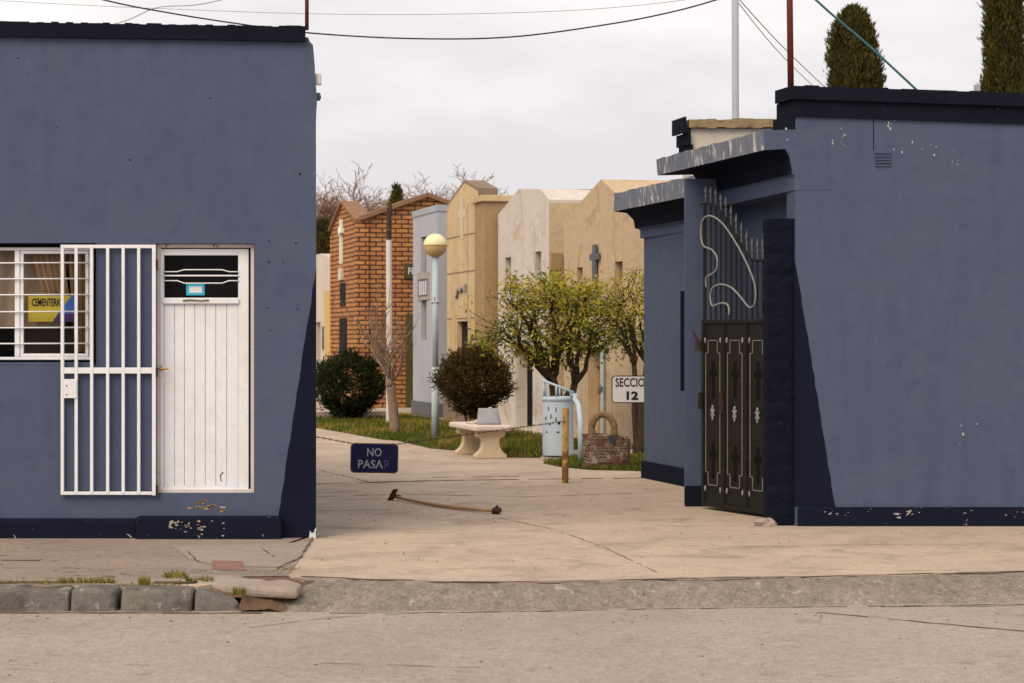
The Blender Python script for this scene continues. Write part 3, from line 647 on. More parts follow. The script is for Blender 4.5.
fr = MB(); frame(fr, door[0]+.002, door[1]-.003, door[2]+.001, door[3]-.002, .03, YL+.05, YL+.125); fr.build('door_frame', M['flaky_white'], office, bev=.003)
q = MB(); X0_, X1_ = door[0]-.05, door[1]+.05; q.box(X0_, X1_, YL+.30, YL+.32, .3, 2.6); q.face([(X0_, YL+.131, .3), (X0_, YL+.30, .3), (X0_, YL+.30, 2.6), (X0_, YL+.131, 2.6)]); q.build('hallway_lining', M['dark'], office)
# open security grille folded back against the wall
gl = thing('_tmp', '', '')
bpy.data.objects.remove(gl)
yg = YL-.035
def gxp(px): return wx(px+.9, yg)
gx = MB(); A, B_, C_, D_ = gxp(60), gxp(155), lz(494.5), lz(245)
t = .022
gx.box(A, A+.026, yg-.013, yg+.013, C_, D_); gx.box(B_-.03, B_, yg-.014, yg+.014, C_-.005, D_)
gx.box(A+.0265, B_-.0305, yg-.012, yg+.012, C_, C_+.026); gx.box(A+.0265, B_-.0305, yg-.012, yg+.012, D_-.028, D_)
gx.box(A+.0265, B_-.0305, yg-.012, yg+.012, lz(373.5), lz(367.5))
go = gx.build('security_grille', M['white_metal'], office, bev=.003)
for px in (75.5, 91, 107, 122.5, 138):
    for (za, zb) in ((C_+.0265, lz(373.5)-.0005), (lz(367.5)+.0005, D_-.0285)):
        if px == 75.5 and za < 1.0: zb = zb
    q = MB(); q.box(gxp(px)-.012, gxp(px)+.012, yg-.0165, yg+.0085, C_+.014, D_-.014); q.build('bar', M['white_metal'], go)
q = MB(); q.box(gxp(63.5), gxp(76.5), yg-.026, yg+.018, lz(398), lz(379)); lb = q.build('lock_box', M['white_metal'], go, bev=.003)
for pz in (385.5, 394.5):
    q = MB(); q.tube([(gxp(66.5), yg-.029, lz(pz)), (gxp(66.5), yg-.02, lz(pz))], .006, 8); q.build('keyhole', M['hole'], go)
for pz in (265, 372, 490):
    q = MB(); q.tube([(gxp(155.6), yg, lz(pz)-.04), (gxp(155.6), yg, lz(pz)+.04)], .012, 8); q.build('hinge', M['steel'], go)
# worn spot under the door
q = MB(); rg = random.Random(4)
for _ in range(22):
    cx, cz = rg.gauss(201, 9), rg.gauss(506, 4); r_ = rg.uniform(.006, .022)
    if cz > 513 or cz < 494: continue
    q.face([(lx(cx)+r_*math.cos(a)*rg.uniform(.5, 1.6), YL-.004, lz(cz)+r_*.5*math.sin(a)*rg.uniform(.6, 1.4)) for a in [i*6.283/7 for i in range(7)]], rg.choice([0, 0, 1]))
for _ in range(26):
    cx, cz = rg.gauss(198, 16), rg.gauss(526, 3.5); r_ = rg.uniform(.004, .014)
    if cz > 538 or cz < 517: continue
    q.face([(lx(cx)+r_*math.cos(a)*rg.uniform(.5, 1.6), YL-.134, wz(cz, YL-.13)+r_*.6*math.sin(a)*rg.uniform(.6, 1.4)) for a in [i*6.283/7 for i in range(7)]], 1)
q.build('chipped_patch', [M['post_r'], M['slab']], office, kind='stuff')
q = MB(); rg = random.Random(44)
for (px, py) in ((269, 241), (296, 243), (269, 262), (283, 262), (268, 308), (297, 309), (270, 330), (28, 75), (57, 127), (18, 58), (300, 174), (130, 160), (210, 98)):
    r_ = rg.uniform(.005, .009); q.face([(lx(px)+r_*math.cos(a), YL-.003, lz(py)+r_*math.sin(a)) for a in [i*6.283/7 for i in range(7)]])
q.build('screw_hole', M['hole'], office, kind='stuff')
# bracket on the corner, thin red pole
q = MB(); q.box(lx(315.2), lx(320.5), YL+.03, YL+.10, lz(84), lz(73)); q.build('corner_bracket', M['signwhite'], office, bev=.004)
q = MB(); q.blob((lx(318), YL+.05, lz(96)), (.022, .03, .035), rg, 8, 5); q.build('plaster_lump', M['blue_worn'], office)
tag((lambda mb: (mb.tube([(lx(305.5), YL+.12, lz(28)), (lx(305.5), YL+.12, lz(-40))], .016, 8), mb)[1])(MB()).build('roof_rod', M['red_pole'], loc=(lx(305.5), YL+.12, lz(28)), smooth=True), 'thin red rod standing on the left roof corner', 'pole')

# ================================================================== RIGHT GATEHOUSE
YR = 19.2
def rx(px): return wx(px, YR)
def rz(py): return wz(py, YR)
gh = thing('gatehouse', 'blue painted building right of the entrance with weathered cornices and navy parapet', 'building', (5, YR, 0))
def back(x, y0, y1): return (x-.25*(y1-y0), y1)
x0 = rx(795.5)
foot = [(9, YR), (9, 26), (1.42, 26), back(2.33, 22.1, 22.1), (2.33, 22.1), (1.66, 22.1), (1.71, 21.9), (2.19, 21.9), (2.74, 19.5), (x0-.02, 19.5), (x0, YR)]
foot = [(9, YR), (9, 26), (1.56, 26), (2.47, 22.1), (1.70, 21.72), (1.695, 21.5), (2.24, 21.5), (2.74, 19.5), (x0-.04, 19.5), (x0, YR)]
b = MB(); b.prism(foot[::-1], -.02, 3.20); 
# front parapet wall above
b.prism([(x0, YR), (9, YR), (9, YR+.34), (x0-.085, YR+.34)], 3.20, [rz(116.5), rz(116.5)-.21, rz(116.5)-.21, rz(116.5)])
b.build('wall', M['blue'], gh)
def band(px_front, py0, py1, y_off, name, m, thick=.36, drop=.033, jit=0):
    mb = MB(); rg_ = random.Random(8); xs_ = [rx(px_front)+i*.12 for i in range(60)]; xs_ = [x for x in xs_ if x < 9]+[9]
    for xa, xb in zip(xs_[:-1], xs_[1:]):
        j = rg_.uniform(-jit, jit); f_ = lambda x: -(x-rx(px_front))*drop
        mb.prism([(xa, YR-y_off), (xb, YR-y_off), (xb-.25*thick, YR-y_off+thick), (xa-.25*thick, YR-y_off+thick)], [rz(py1)+f_(xa), rz(py1)+f_(xb)]+[rz(py1)+f_(xb), rz(py1)+f_(xa)], [rz(py0)+f_(xa)+j, rz(py0)+f_(xb)+j, rz(py0)+f_(xb)+j, rz(py0)+f_(xa)+j])
    return mb.build(name, m, gh)
band(791, 86, 99.5, .06, 'parapet_coping', M['navy_cap'], .40, jit=.006)
band(794, 99.5, 116.5, .025, 'parapet_band', M['navy_cap'], .42)
q = MB(); q.prism([(x0-.01, YR-.004), (x0+.0, YR+.0), (x0-.085, YR+.36), (x0-.16, YR+.32)], rz(131), rz(116.6)); q.build('corbel', M['navy_cap'], gh)
q = MB(); q.box(wx(680.5, 21.74), wx(684.2, 21.74), 21.725, 21.76, wz(391, 21.74), wz(291, 21.74)); q.build('shade_strip', M['navy'], gh)  # thin dark box painted in for the shadowed slit beside the pilaster
# plinth and painted wedge
q = MB(); q.box(rx(797.5), 9, YR-.035, YR+.01, -.02, rz(507)); q.build('plinth', M['navy_chipped'], gh, bev=.01)
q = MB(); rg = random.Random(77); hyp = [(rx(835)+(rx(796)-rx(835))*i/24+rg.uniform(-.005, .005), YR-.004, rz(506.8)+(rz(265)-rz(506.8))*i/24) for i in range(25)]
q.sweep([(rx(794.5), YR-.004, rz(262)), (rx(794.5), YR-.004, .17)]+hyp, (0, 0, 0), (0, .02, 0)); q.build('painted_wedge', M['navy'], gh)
# cornice over the gate niche: a moulded profile running back beside the passage
def cornice(prof, xw, ya, yb, name, m_top, m_under, inner=.25):
    """prof: (dx from the wall line, z); extruded along the passage"""
    mb = MB(); rg_ = random.Random(int(ya*10)); n = len(prof); N = 26
    vs = []
    for k in range(N+1):
        t = k/N; y = ya+(yb-ya)*t; xo = xw-.25*(y-ya)
        for i, (dx, z) in enumerate(prof):
            xo = xw-(.25 if i in (1, 2) else inner)*(y-ya)
            jz = rg_.uniform(-.007, .007) if i in (0, 1) else 0
            jx = rg_.uniform(-.006, .006) if i in (1, 2) else 0
            vs.append((xo+dx+jx, y, z+jz))
    fs = []; ms = []
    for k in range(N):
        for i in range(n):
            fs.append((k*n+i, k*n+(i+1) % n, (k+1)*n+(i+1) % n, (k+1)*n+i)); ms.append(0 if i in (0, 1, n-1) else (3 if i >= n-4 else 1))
    fs += [tuple(range(n)), tuple(range(N*n, N*n+n))]; ms += [2, 1]
    mb.raw(vs, fs); mb.m = ms
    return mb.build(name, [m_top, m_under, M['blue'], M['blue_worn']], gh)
z = rz
prof1 = [(.25, z(131)+.02), (-.285, z(131)), (-.275, z(150)), (-.09, z(149)), (-.055, z(156)), (-.035, z(168)), (-.030, z(174)), (-.005, z(176)), (-.005, z(190)), (.32, z(190))]
cornice(prof1, x0, YR-.003, 22.15, 'cornice', M['cornice'], M['navy'], .19)  # navy underside puts the cove's deep shade into the colour
y2 = 23.0; xw2 = 2.50-.2333*(y2-22.1)
s2 = F/25.8
prof2 = [(.2, 3.38), (-.34, 3.36), (-.33, 3.15), (-.18, 3.13), (-.10, 3.05), (-.08, 2.95), (-.02, 2.93), (-.02, 2.83), (.2, 2.83)]
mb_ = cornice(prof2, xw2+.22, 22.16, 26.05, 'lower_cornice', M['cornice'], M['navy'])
q = MB(); q.prism([(1.555, 26.02), (1.525, 26.0), (2.44, 22.12), (2.475, 22.12)], 0, .20)
q.prism([(1.688, 21.465), (2.19, 21.465), (2.185, 21.495), (1.688, 21.495)], 0, .20); q.build('skirting', M['navy'], gh)
# old rear parapet, bare white plaster under a rusty coping
yb = 24.3
q = MB(); q.prism([(wx(691, yb), yb), (9, yb), (9, yb+.3), (wx(691, yb)-.07, yb+.3)], 3.19, wz(128.5, yb)); q.build('rear_parapet', M['cream'], gh)
q = MB(); xs_ = [wx(689, yb)+i*.1 for i in range(16)]+[9]; rg = random.Random(3)
for xa, xb in zip(xs_[:-1], xs_[1:]):
    j = rg.uniform(-.02, .02); q.prism([(xa, yb-.06), (xb, yb-.06), (xb-.1, yb+.36), (xa-.1, yb+.36)], wz(128, yb)+rg.uniform(-.008, .008), wz(119.5, yb)+j*.5)
q.build('rear_coping', M['rust_cap'], gh)
q = MB()
for (pa, za, zb, d_) in ((687, 133, 117.5, .02), (690.5, 145, 133, .01), (692, 160, 145, 0)):
    xa = wx(pa, yb)-.02-d_; q.prism([(xa, yb-.065-d_), (xa+.028, yb-.065-d_), (xa+.028-.1, yb+.36+d_), (xa-.1, yb+.36+d_)], wz(za, yb), wz(zb, yb))
q.build('rear_corbel', M['navy_cap'], gh)
# louvre on the front
for k in range(5):
    q = MB(); q.box(rx(875), rx(891), YR-.012, YR+.002, rz(153.5+3.2*k), rz(152.6+3.2*k)); q.build('louvre_slat', M['blue_worn'], gh)
q = MB(); q.box(rx(873.2), rx(874), YR-.003, YR+.002, rz(150), rz(119)); q.build('surface_wire', M['navy'], gh)
# flaked paint marks
q = MB(); rg = random.Random(21)
for (cx, cy, sx_, sy_, n_) in ((841, 137, 3, 6, 8), (892, 126, 3, 4, 6), (903, 149, 8, 3, 6), (928, 150, 6, 3, 5), (905, 118, 4, 1, 3), (835, 146, 2, 5, 4), (950, 160, 10, 6, 6), (783, 137, 6, 4, 7), (970, 428, 20, 6, 3), (925, 455, 14, 14, 2)):
    for _ in range(n_):
        px, py = rg.gauss(cx, sx_), rg.gauss(cy, sy_); r_ = .0022+.009*rg.random()**3
        q.face([(rx(px)+r_*math.cos(a)*rg.uniform(.4, 1.5), YR-.006, rz(py)+r_*1.4*math.sin(a)*rg.uniform(.4, 1.6)) for a in [i*6.283/6 for i in range(6)]])
for cx in (818, 838, 866, 905, 922, 960, 968, 1010):
    for _ in range(rg.choice([1, 2, 6])):
        px, py = rg.gauss(cx, 5), rg.gauss(513, 2); r_ = .003+.010*rg.random()**3
        q.face([(rx(px)+r_*2*math.cos(a)*rg.uniform(.4, 1.5), YR-.039, rz(py)+r_*.7*math.sin(a)*rg.uniform(.4, 1.6)) for a in [i*6.283/6 for i in range(6)]])
q.build('paint_flake', M['flake'], gh, kind='stuff')
q = MB(); q.box(rx(977.5), rx(983), YR+.1, YR+.16, rz(95), rz(83)); tag(q.build('vent_stub', M['white_pole'], loc=(rx(980), YR+.13, rz(95)), bev=.004), 'small grey stub on the right parapet below the tall cypress', 'vent')

# gate pillar
gpil = MB(); yP = 19.36; n_ = 44; rg = random.Random(31)
xa, xb = wx(767.5, yP-.15), wx(797, yP-.15)
ring = []
for k in range(n_+1):
    zz_ = -.02+(wz(218.5, yP-.15)+.02)*k/n_; course = (k % 3 == 0)
    for i, (ux, uy) in enumerate([(-1, -1), (-.33, -1.03), (.33, -1.03), (1, -1), (1.02, 0), (1, 1), (0, 1), (-1, 1), (-1.03, .3), (-1.03, -.4)]):
        s_ = 1-(.05 if course else 0)+rg.uniform(-.035, .035)
        ring.append(((xa+xb)/2+ux*(xb-xa)/2*s_-.0, yP+.02+uy*.15*s_, zz_))
m10 = 10
gpil.raw(ring, [(k*m10+i, k*m10+(i+1) % m10, (k+1)*m10+(i+1) % m10, (k+1)*m10+i) for k in range(n_) for i in range(m10)]+[tuple(range(n_*m10, n_*m10+m10))])
pt = gpil.build('gate_pillar', M['pillar'], loc=((xa+xb)/2, yP, 0)); tag(pt, 'rough navy masonry pillar carrying the black iron gate', 'pillar')
q = MB(); rg = random.Random(6); q.blob((xa-.02, yP-.16, .02), (.10, .06, .05), rg, 9, 5, .25); tag(q.build('rubble', M['slab'], loc=(xa, yP-.16, 0)), 'small lump of rubble against the foot of the navy pillar', 'rubble')

# iron gate leaf
HX, HYg = 2.352, 20.0; FX, FY = 1.845, 21.2
LG = math.hypot(FX-HX, FY-HYg); ux, uy = (FX-HX)/LG, (FY-HYg)/LG
gate = thing('iron_gate', 'tall black iron gate leaf standing open, solid panels below and spiked bars above', 'gate', (HX, HYg, 0), math.atan2(uy, ux))
def gpt(px, py):
    k = (px-512)/F; t_ = (HX-k*HYg)/(k*uy-ux); Y = HYg+uy*t_; return (t_, H+(HY-py)*Y/F)
zs_ = 1.80
q = MB(); q.box(0, LG, -.012, .010, .05, zs_); q.build('sheet_panel', M['black_iron'], gate, local=True)
q = MB()
for a, c_ in ((0, .045), (LG-.045, LG)): q.box(a, c_, -.022, .024, .03, zs_+.02)
for a in (LG/3, 2*LG/3): q.box(a-.02, a+.02, -.018, .022, .07, zs_-.02)
q.box(.0455, LG-.0455, -.02, .022, .03, .069); q.box(.0455, LG-.0455, -.021, .023, zs_-.02, zs_+.02)
q.build('panel_frame', M['black_iron'], gate, local=True, bev=.004)
curve = [(700.5, 204.5), (704, 203), (708, 203), (714, 205), (719, 209), (725, 217), (731, 227), (737, 237), (743, 247), (748, 255), (752, 259.5), (757, 260.5), (768, 260)]
cv = [gpt(*p) for p in curve]
def ctop(t_):
    c2_ = sorted(cv)
    if t_ <= c2_[0][0]: return c2_[0][1]
    for (a, za), (d, zd) in zip(c2_[:-1], c2_[1:]):
        if a <= t_ <= d: return za+(zd-za)*(t_-a)/max(1e-6, d-a)
    return c2_[-1][1]
q = MB(); q.tube([(a, .0, z_) for a, z_ in cv], .014, 6); q.tube([(.02, 0, zs_), (.02, 0, cv[-1][1])], .016, 6); q.tube([(LG-.02, 0, zs_), (LG-.02, 0, cv[0][1])], .016, 6)
q.build('top_frame', M['black_iron'], gate, local=True)
NB = 13
for i in range(NB):
    t_ = .05+(LG-.09)*i/(NB-1); zt_ = ctop(t_)
    q = MB(); q.tube([(t_, -.004, zs_+.02), (t_, -.004, zt_)], .0085, 6); br_ = q.build('bar', M['black_iron'], gate, local=True)
    h_ = .20 if i < NB-4 else .16
    q = MB(); q.tube([(t_, -.004, zt_+.01), (t_, -.004, zt_+h_*.6)], .007, 6)
    q.lathe([(.007, 0), (.015, .02), (.011, .045), (.002, h_*.45)], (t_, -.004, zt_+h_*.58), 6); q.lathe([(.008, 0), (.014, .01), (.008, .02)], (t_, -.004, zt_+h_*.35), 6)
    q.build('spear_tip', M['spear'], br_, local=True)
sc = [(505, 662), (507, 640), (500, 615), (480, 606), (452, 612), (432, 620), (423, 600), (421, 570), (430, 540), (450, 525), (480, 522), (520, 538), (560, 580), (590, 618), (606, 626), (622, 612), (628, 570), (622, 515), (600, 455), (570, 390), (530, 320), (490, 260), (455, 225), (425, 210), (400, 213), (384, 235), (378, 270), (380, 315), (392, 348), (425, 362), (445, 385), (453, 415), (448, 455), (425, 475), (405, 488), (400, 510), (404, 540)]
pts = []
S2 = [gpt(620+a/4.555, 170+c_/4.555) for a, c_ in sc]
for i in range(len(S2)-1):
    p0_, p1_, p2_, p3_ = S2[max(i-1, 0)], S2[i], S2[i+1], S2[min(i+2, len(S2)-1)]
    for k in range(4):
        u = k/4
        f_ = lambda j: .5*((2*p1_[j])+(-p0_[j]+p2_[j])*u+(2*p0_[j]-5*p1_[j]+4*p2_[j]-p3_[j])*u*u+(-p0_[j]+3*p1_[j]-3*p2_[j]+p3_[j])*u**3)
        pts.append((f_(0), .022, f_(1)))
q = MB(); q.tube(pts, .0095, 6); q.build('scrollwork', M['silver'], gate, local=True, smooth=True)
for i in range(3):
    cx = LG*(i+.5)/3; hw = LG/6-.075
    o_ = [(-hw, .36), (-hw, 1.50), (-hw+.05, 1.50), (-hw+.05, 1.62), (hw-.05, 1.62), (hw-.05, 1.50), (hw, 1.50), (hw, .36), (hw-.05, .36), (hw-.05, .24), (-hw+.05, .24), (-hw+.05, .36), (-hw, .36)]
    q = MB()
    for (a, c_), (d, e) in zip(o_[:-1], o_[1:]): q.box(cx+min(a, d)-.006, cx+max(a, d)+.006, .0112, .017, min(c_, e)-.005, max(c_, e)+.005)
    po = q.build('gold_beading', M['gold'], gate, local=True)
    for zc, s_ in ((1.28, 1), (.50, 1)):
        q = MB(); yy = .0115
        w1 = .028; L1 = .20; a1 = .075
        q.box(cx-w1, cx+w1, yy-.001, yy, zc-L1, zc+.14); q.box(cx-a1, cx-w1-.0002, yy-.001, yy, zc-.005, zc+.055); q.box(cx+w1+.0002, cx+a1, yy-.001, yy, zc-.005, zc+.055); q.build('cut_out_cross', M['hole'], gate, local=True)
    q = MB(); rr = random.Random(i)
    for (dx, dz, a, c_) in ((0, 0, .034, .045), (0, .065, .022, .03), (0, -.065, .02, .03), (-.03, .03, .02, .02), (.03, .03, .02, .02), (.025, -.03, .018, .02), (-.025, -.03, .018, .02)):
        q.blob((cx+dx*.8, .016, .93+dz*.8), (a*.72, .012, c_*.78), rr, 8, 5, .1)
    q.build('rosette', M['silver'], gate, local=True, smooth=True)
    for (dx, dz) in ((-hw-.01, 1.62), (hw+.01, 1.62), (-hw-.01, .20), (hw+.01, .20)):
        q = MB(); q.blob((cx+dx, .016, dz), (.014, .010, .030), rr, 8, 5, .15); q.build('knob', M['silver'], gate, local=True, smooth=True)
q = MB(); q.box(LG-.05, LG+.02, .024, .05, .96, 1.12); q.build('lock_case', M['black_iron'], gate, local=True, bev=.004)
q = MB(); q.tube([(LG+.0, .03, 1.60), (LG+.06, .06, 1.66), (LG+.10, .06, 1.71)], .014, 6); q.box(LG+.0, LG+.07, .01, .05, 1.52, 1.62); q.build('latch', M['steel'], gate, local=True)
q = MB(); q.box(LG*2/3-.01, LG*2/3+.05, .0225, .04, .93, 1.13); q.build('bolt', M['steel'], gate, local=True)
# ---- red and pale poles, cables
q = MB(); q.tube([(rx(793), YR+.15, rz(90)), (wx(789, YR+.15), YR+.15, rz(-60))], .028, 8); tag(q.build('pole', M['red_pole'], loc=(rx(792), YR+.15, rz(90)), smooth=True), 'rust red metal pole standing on the corner of the right parapet', 'pole')
yp = 27.0
q = MB(); q.tube([(wx(736.5, yp), yp, 0), (wx(735, yp), yp, wz(-60, yp))], .045, 10); tag(q.build('pole', M['white_pole'], loc=(wx(736, yp), yp, 0), smooth=True), 'tall pale grey utility pole behind the right building', 'pole')
def cable(name, pts, r, m, label, sag=1, cat='cable', steps=10):
    P = [Vector(p) for p in pts]; out_ = []
    for i in range(len(P)-1):
        p0_, p1_, p2_, p3_ = P[max(i-1, 0)], P[i], P[i+1], P[min(i+2, len(P)-1)]
        for k in range(steps):
            u = k/steps; out_.append(.5*((2*p1_)+(-p0_+p2_)*u+(2*p0_-5*p1_+4*p2_-p3_)*u*u+(-p0_+3*p1_-3*p2_+p3_)*u**3))
    out_.append(P[-1]); mb = MB(); mb.tube(out_, r, 5)
    return tag(mb.build(name, m, loc=tuple(P[0]), smooth=True), label, cat)
def at(px, py, Y): return (wx(px, Y), Y, wz(py, Y))
cable('cable', [at(-260, -120, yp), at(-60, -42, yp), at(100, -1, yp), at(170, 13, yp), at(240, 24, yp), at(310, 33, yp), at(410, 38.5, yp), at(510, 37, yp), at(610, 24, yp), at(680, 10, yp), at(735, -6, yp)], .0095, M['black_cable'], 'black cable sagging across the sky to the pale pole')
cable('cable', [at(-60, -3, 32), at(60, 4, 32), at(170, 9, 31.5), at(300, 13.5, 31), at(420, 14.5, 30), at(560, 11, 29), at(660, 3, 28), at(735, -8, yp)], .0035, M['thin_cable'], 'faint thin wire crossing the sky just above the sagging black cable')
cable('cable', [at(90, 30, 31), at(125, 21, 31), at(150, 10, 31), at(165, 6.5, 31), at(195, 5, 31), at(225, -1, 31), at(260, -12, 31)], .006, M['thin_cable'], 'short wavy pinkish wire above the left roof')
cable('cable', [at(736, -4, yp), at(780, 44, 30), at(830, 92, 34), at(860, 118, 38)], .007, M['thin_cable'], 'upper thin wire running down right from the pale pole')
cable('cable', [at(736, 0, yp), at(775, 48, 30), at(815, 88, 34), at(850, 120, 38)], .006, M['thin_cable'], 'lower thin wire running down right from the pale pole')
cable('cable', [at(700, -110, 19.4), at(815, -1, 19.4), at(868, 45, 19.4), at(919, 92, 19.4)], .011, M['teal_cable'], 'teal cable running down to the top of the right parapet')

# ================================================================== TOMBS ALONG THE AVENUE
def tomb(name, label, pn_, Yn, pf, depth, profile, m_wall, m_side, m_roof, holes=(), group='mausoleums along the avenue', hole_m=None, recess=.25, overh=0):
    xn = wx(pn_, Yn)
    def loc(px, py=None):
        k = (px-512)/F; t_ = (xn-k*Yn)/(k*CN+SN); Y = Yn+CN*t_
        return (t_, None if py is None else H+(HY-py)*Y/F)
    W = loc(pf)[0]
    root = thing(name, label, 'mausoleum', (xn, Yn, 0), TH, group)
    prof = [(loc(px)[0], loc(px, py)[1]) for px, py in profile]      # near to far
    prof[0] = (0, prof[0][1]); prof[-1] = (W, prof[-1][1])
    ze = min(z_ for _, z_ in prof)-.02
    mb = MB(); HO = []
    for (px0, px1, py0, py1) in holes:
        ta, tb = sorted((loc(px0)[0], loc(px1)[0])); zb = max(.0, loc(px0, py1)[1]); zt_ = loc(px1, py0)[1]
        HO.append((max(.02, ta), min(W-.02, tb), max(.001, zb), min(zt_, ze-.01)))
    T = sorted(set([0, W]+[h[0] for h in HO]+[h[1] for h in HO])); Z = sorted(set([0, ze]+[h[2] for h in HO]+[h[3] for h in HO]))
    for i in range(len(T)-1):
        for j in range(len(Z)-1):
            ct, cz = (T[i]+T[i+1])/2, (Z[j]+Z[j+1])/2
            if any(h[0] < ct < h[1] and h[2] < cz < h[3] for h in HO): continue
            mb.face([(0, T[i+1], Z[j]), (0, T[i], Z[j]), (0, T[i], Z[j+1]), (0, T[i+1], Z[j+1])])
    mb.face([(0, W, ze), (0, 0, ze)]+[(0, t_, z_) for t_, z_ in prof])
    for (a, c_, e, f_) in HO:
        for (p, q_) in (((a, e), (c_, e)), ((c_, e), (c_, f_)), ((c_, f_), (a, f_)), ((a, f_), (a, e))):
            mb.face([(0, p[0], p[1]), (0, q_[0], q_[1]), (recess, q_[0], q_[1]), (recess, p[0], p[1])])
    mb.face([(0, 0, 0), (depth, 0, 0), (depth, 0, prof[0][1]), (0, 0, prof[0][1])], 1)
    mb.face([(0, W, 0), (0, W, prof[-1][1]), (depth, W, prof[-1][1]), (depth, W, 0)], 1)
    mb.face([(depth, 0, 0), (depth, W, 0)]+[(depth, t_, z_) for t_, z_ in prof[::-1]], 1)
    wl = mb.build('wall', [m_wall, m_side], root, local=True)
    rf = MB()
    for (ta, za), (tb, zb) in zip(prof[:-1], prof[1:]):
        rf.sweep([(-overh, ta, za+.001), (-overh, tb, zb+.001), (-overh, tb, zb+.06), (-overh, ta, za+.06)], (0, 0, 0), (depth+overh, 0, 0))
    rf.build('roof', m_roof, root, local=True)
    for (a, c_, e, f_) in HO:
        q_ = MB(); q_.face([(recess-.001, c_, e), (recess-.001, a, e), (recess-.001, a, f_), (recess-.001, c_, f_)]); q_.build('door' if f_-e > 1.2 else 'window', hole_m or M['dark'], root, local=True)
    return root, loc, W
# A: big tan roughcast mausoleum
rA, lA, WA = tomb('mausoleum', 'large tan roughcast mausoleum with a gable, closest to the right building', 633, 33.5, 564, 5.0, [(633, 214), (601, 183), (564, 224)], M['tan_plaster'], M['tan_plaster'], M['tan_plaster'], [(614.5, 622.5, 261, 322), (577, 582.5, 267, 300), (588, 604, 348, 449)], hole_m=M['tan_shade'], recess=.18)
q = MB(); t_, z_ = lA(597, 257); q.box(-.06, -.02, t_-.09, t_+.09, z_-.75, z_+.20); q.box(-.062, -.018, t_-.24, t_-.0905, z_-.05, z_+.06); q.box(-.062, -.018, t_+.0905, t_+.24, z_-.05, z_+.06); q.box(-.0195, .0, t_-.04, t_+.04, z_-.4, z_-.3); q.build('cross', M['grey_base'], rA, local=True, bev=.006)
q = MB(); t_ = lA(605.5)[0]; q.tube([(-.05, t_, .0), (-.05, t_, 1.9)], .035, 8); q.build('downpipe', M['pale_pole'], rA, local=True)
q = MB(); t_ = lA(605.5)[0]; q.blob((-.06, t_+.02, .85), (.06, .06, .10), rng, 8, 5); q.build('pipe_joint', M['grey_base'], rA, local=True)
# B: white mausoleum
rB, lB, WB = tomb('mausoleum', 'chalky white mausoleum with a clipped gable and three slit windows', 549, 38.2, 498, 3.6, [(549, 203), (547.5, 201), (540, 192.5), (519, 192), (498, 218)], M['white_plaster'], M['tan_plaster'], M['white_plaster'], [(505, 511, 257, 284), (535, 541, 251, 284), (515.5, 531.5, 346, 448)], hole_m=M['granite_side'], recess=.3)
q = MB(); a, c_ = sorted((lB(528)[0], lB(532)[0])); q.box(.20, .29, a-.3, c_-.25, .02, 2.6); 
q = MB(); a, c_ = sorted((lB(527.8)[0], lB(532.5)[0])); q.box(-.012, -.004, a, c_, .10, 1.56); q.build('door_gap', M['hole'], rB, local=True)
q = MB(); q.box(-.16, -.001, lB(549)[0]+.0, lB(543)[0]*1.0, .0, 2.6); 
q = MB(); q.box(.02, .22, -.10, -.001, 2.55, 3.15); q.build('side_block', M['tan_shade'], rB, local=True)
# C: tan stone clad
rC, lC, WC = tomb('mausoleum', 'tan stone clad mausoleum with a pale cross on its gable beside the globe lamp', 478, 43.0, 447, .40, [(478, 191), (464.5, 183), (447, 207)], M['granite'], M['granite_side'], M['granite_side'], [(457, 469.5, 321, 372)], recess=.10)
q = MB(); t_, z_ = lC(462, 222); q.box(-.008, -.002, t_-.14, t_+.14, z_-.35, z_+.52); q.box(-.008, -.002, t_-.36, t_-.1405, z_+.08, z_+.25); q.box(-.008, -.002, t_+.1405, t_+.36, z_+.08, z_+.25); q.build('pale_cross', M['pale_tan'], rC, local=True)
for py in (234, 271, 318):
    q = MB(); zc = lC(470, py)[1]; q.box(-.006, .004, .02, WC-.02, zc-.012, zc+.012); q.build('cladding_joint', M['granite_side'], rC, local=True)
q = MB(); t_ = lC(468)[0]; q.box(-.0065, .0045, t_-.012, t_+.012, 1.9, 4.35); q.build('cladding_joint', M['granite_side'], rC, local=True)
q = MB(); t_, z_ = lC(462, 292); q.tube([(-.03, t_+.42, z_-.12), (-.03, t_+.2, z_+.08), (-.03, t_, z_), (-.03, t_-.2, z_+.1), (-.03, t_-.42, z_-.0), (-.03, t_-.40, z_+.15)], .028, 6); q.build('relief', M['silver'], rC, local=True)
for a, c_ in ((lC(471)[0]-.02, lC(471)[0]+.10), (lC(456)[0], lC(456)[0]+.16)):
    q = MB(); q.box(-.04, .0, a, c_, 1.0, 2.25); q.build('window_jamb', M['granite'], rC, local=True)
q = MB(); q.box(.402, 3.0, .05, WC-.05, 0, 3.7); q.build('rear_body', M['granite_side'], rC, local=True)
q = MB(); q.box(-.08, -.001, .0, WC, 0, .75); q.build('skirting', M['granite_side'], rC, local=True)
# annex of C with cap
xa_ = wx(484, 41.9)
ann = thing('pilaster_block', 'tall brown cement block with a flat cap between the tan and the white mausoleum', 'wall', (xa_, 41.9, 0), TH)
q = MB(); q.box(0, .85, 0, .8, 0, 4.28); q.build('shaft', M['tan_shade'], ann, local=True, bev=.01)
q = MB(); q.box(-.06, .9, -.06, .86, 4.28, 4.40); q.build('cap', M['granite'], ann, local=True, bev=.01)
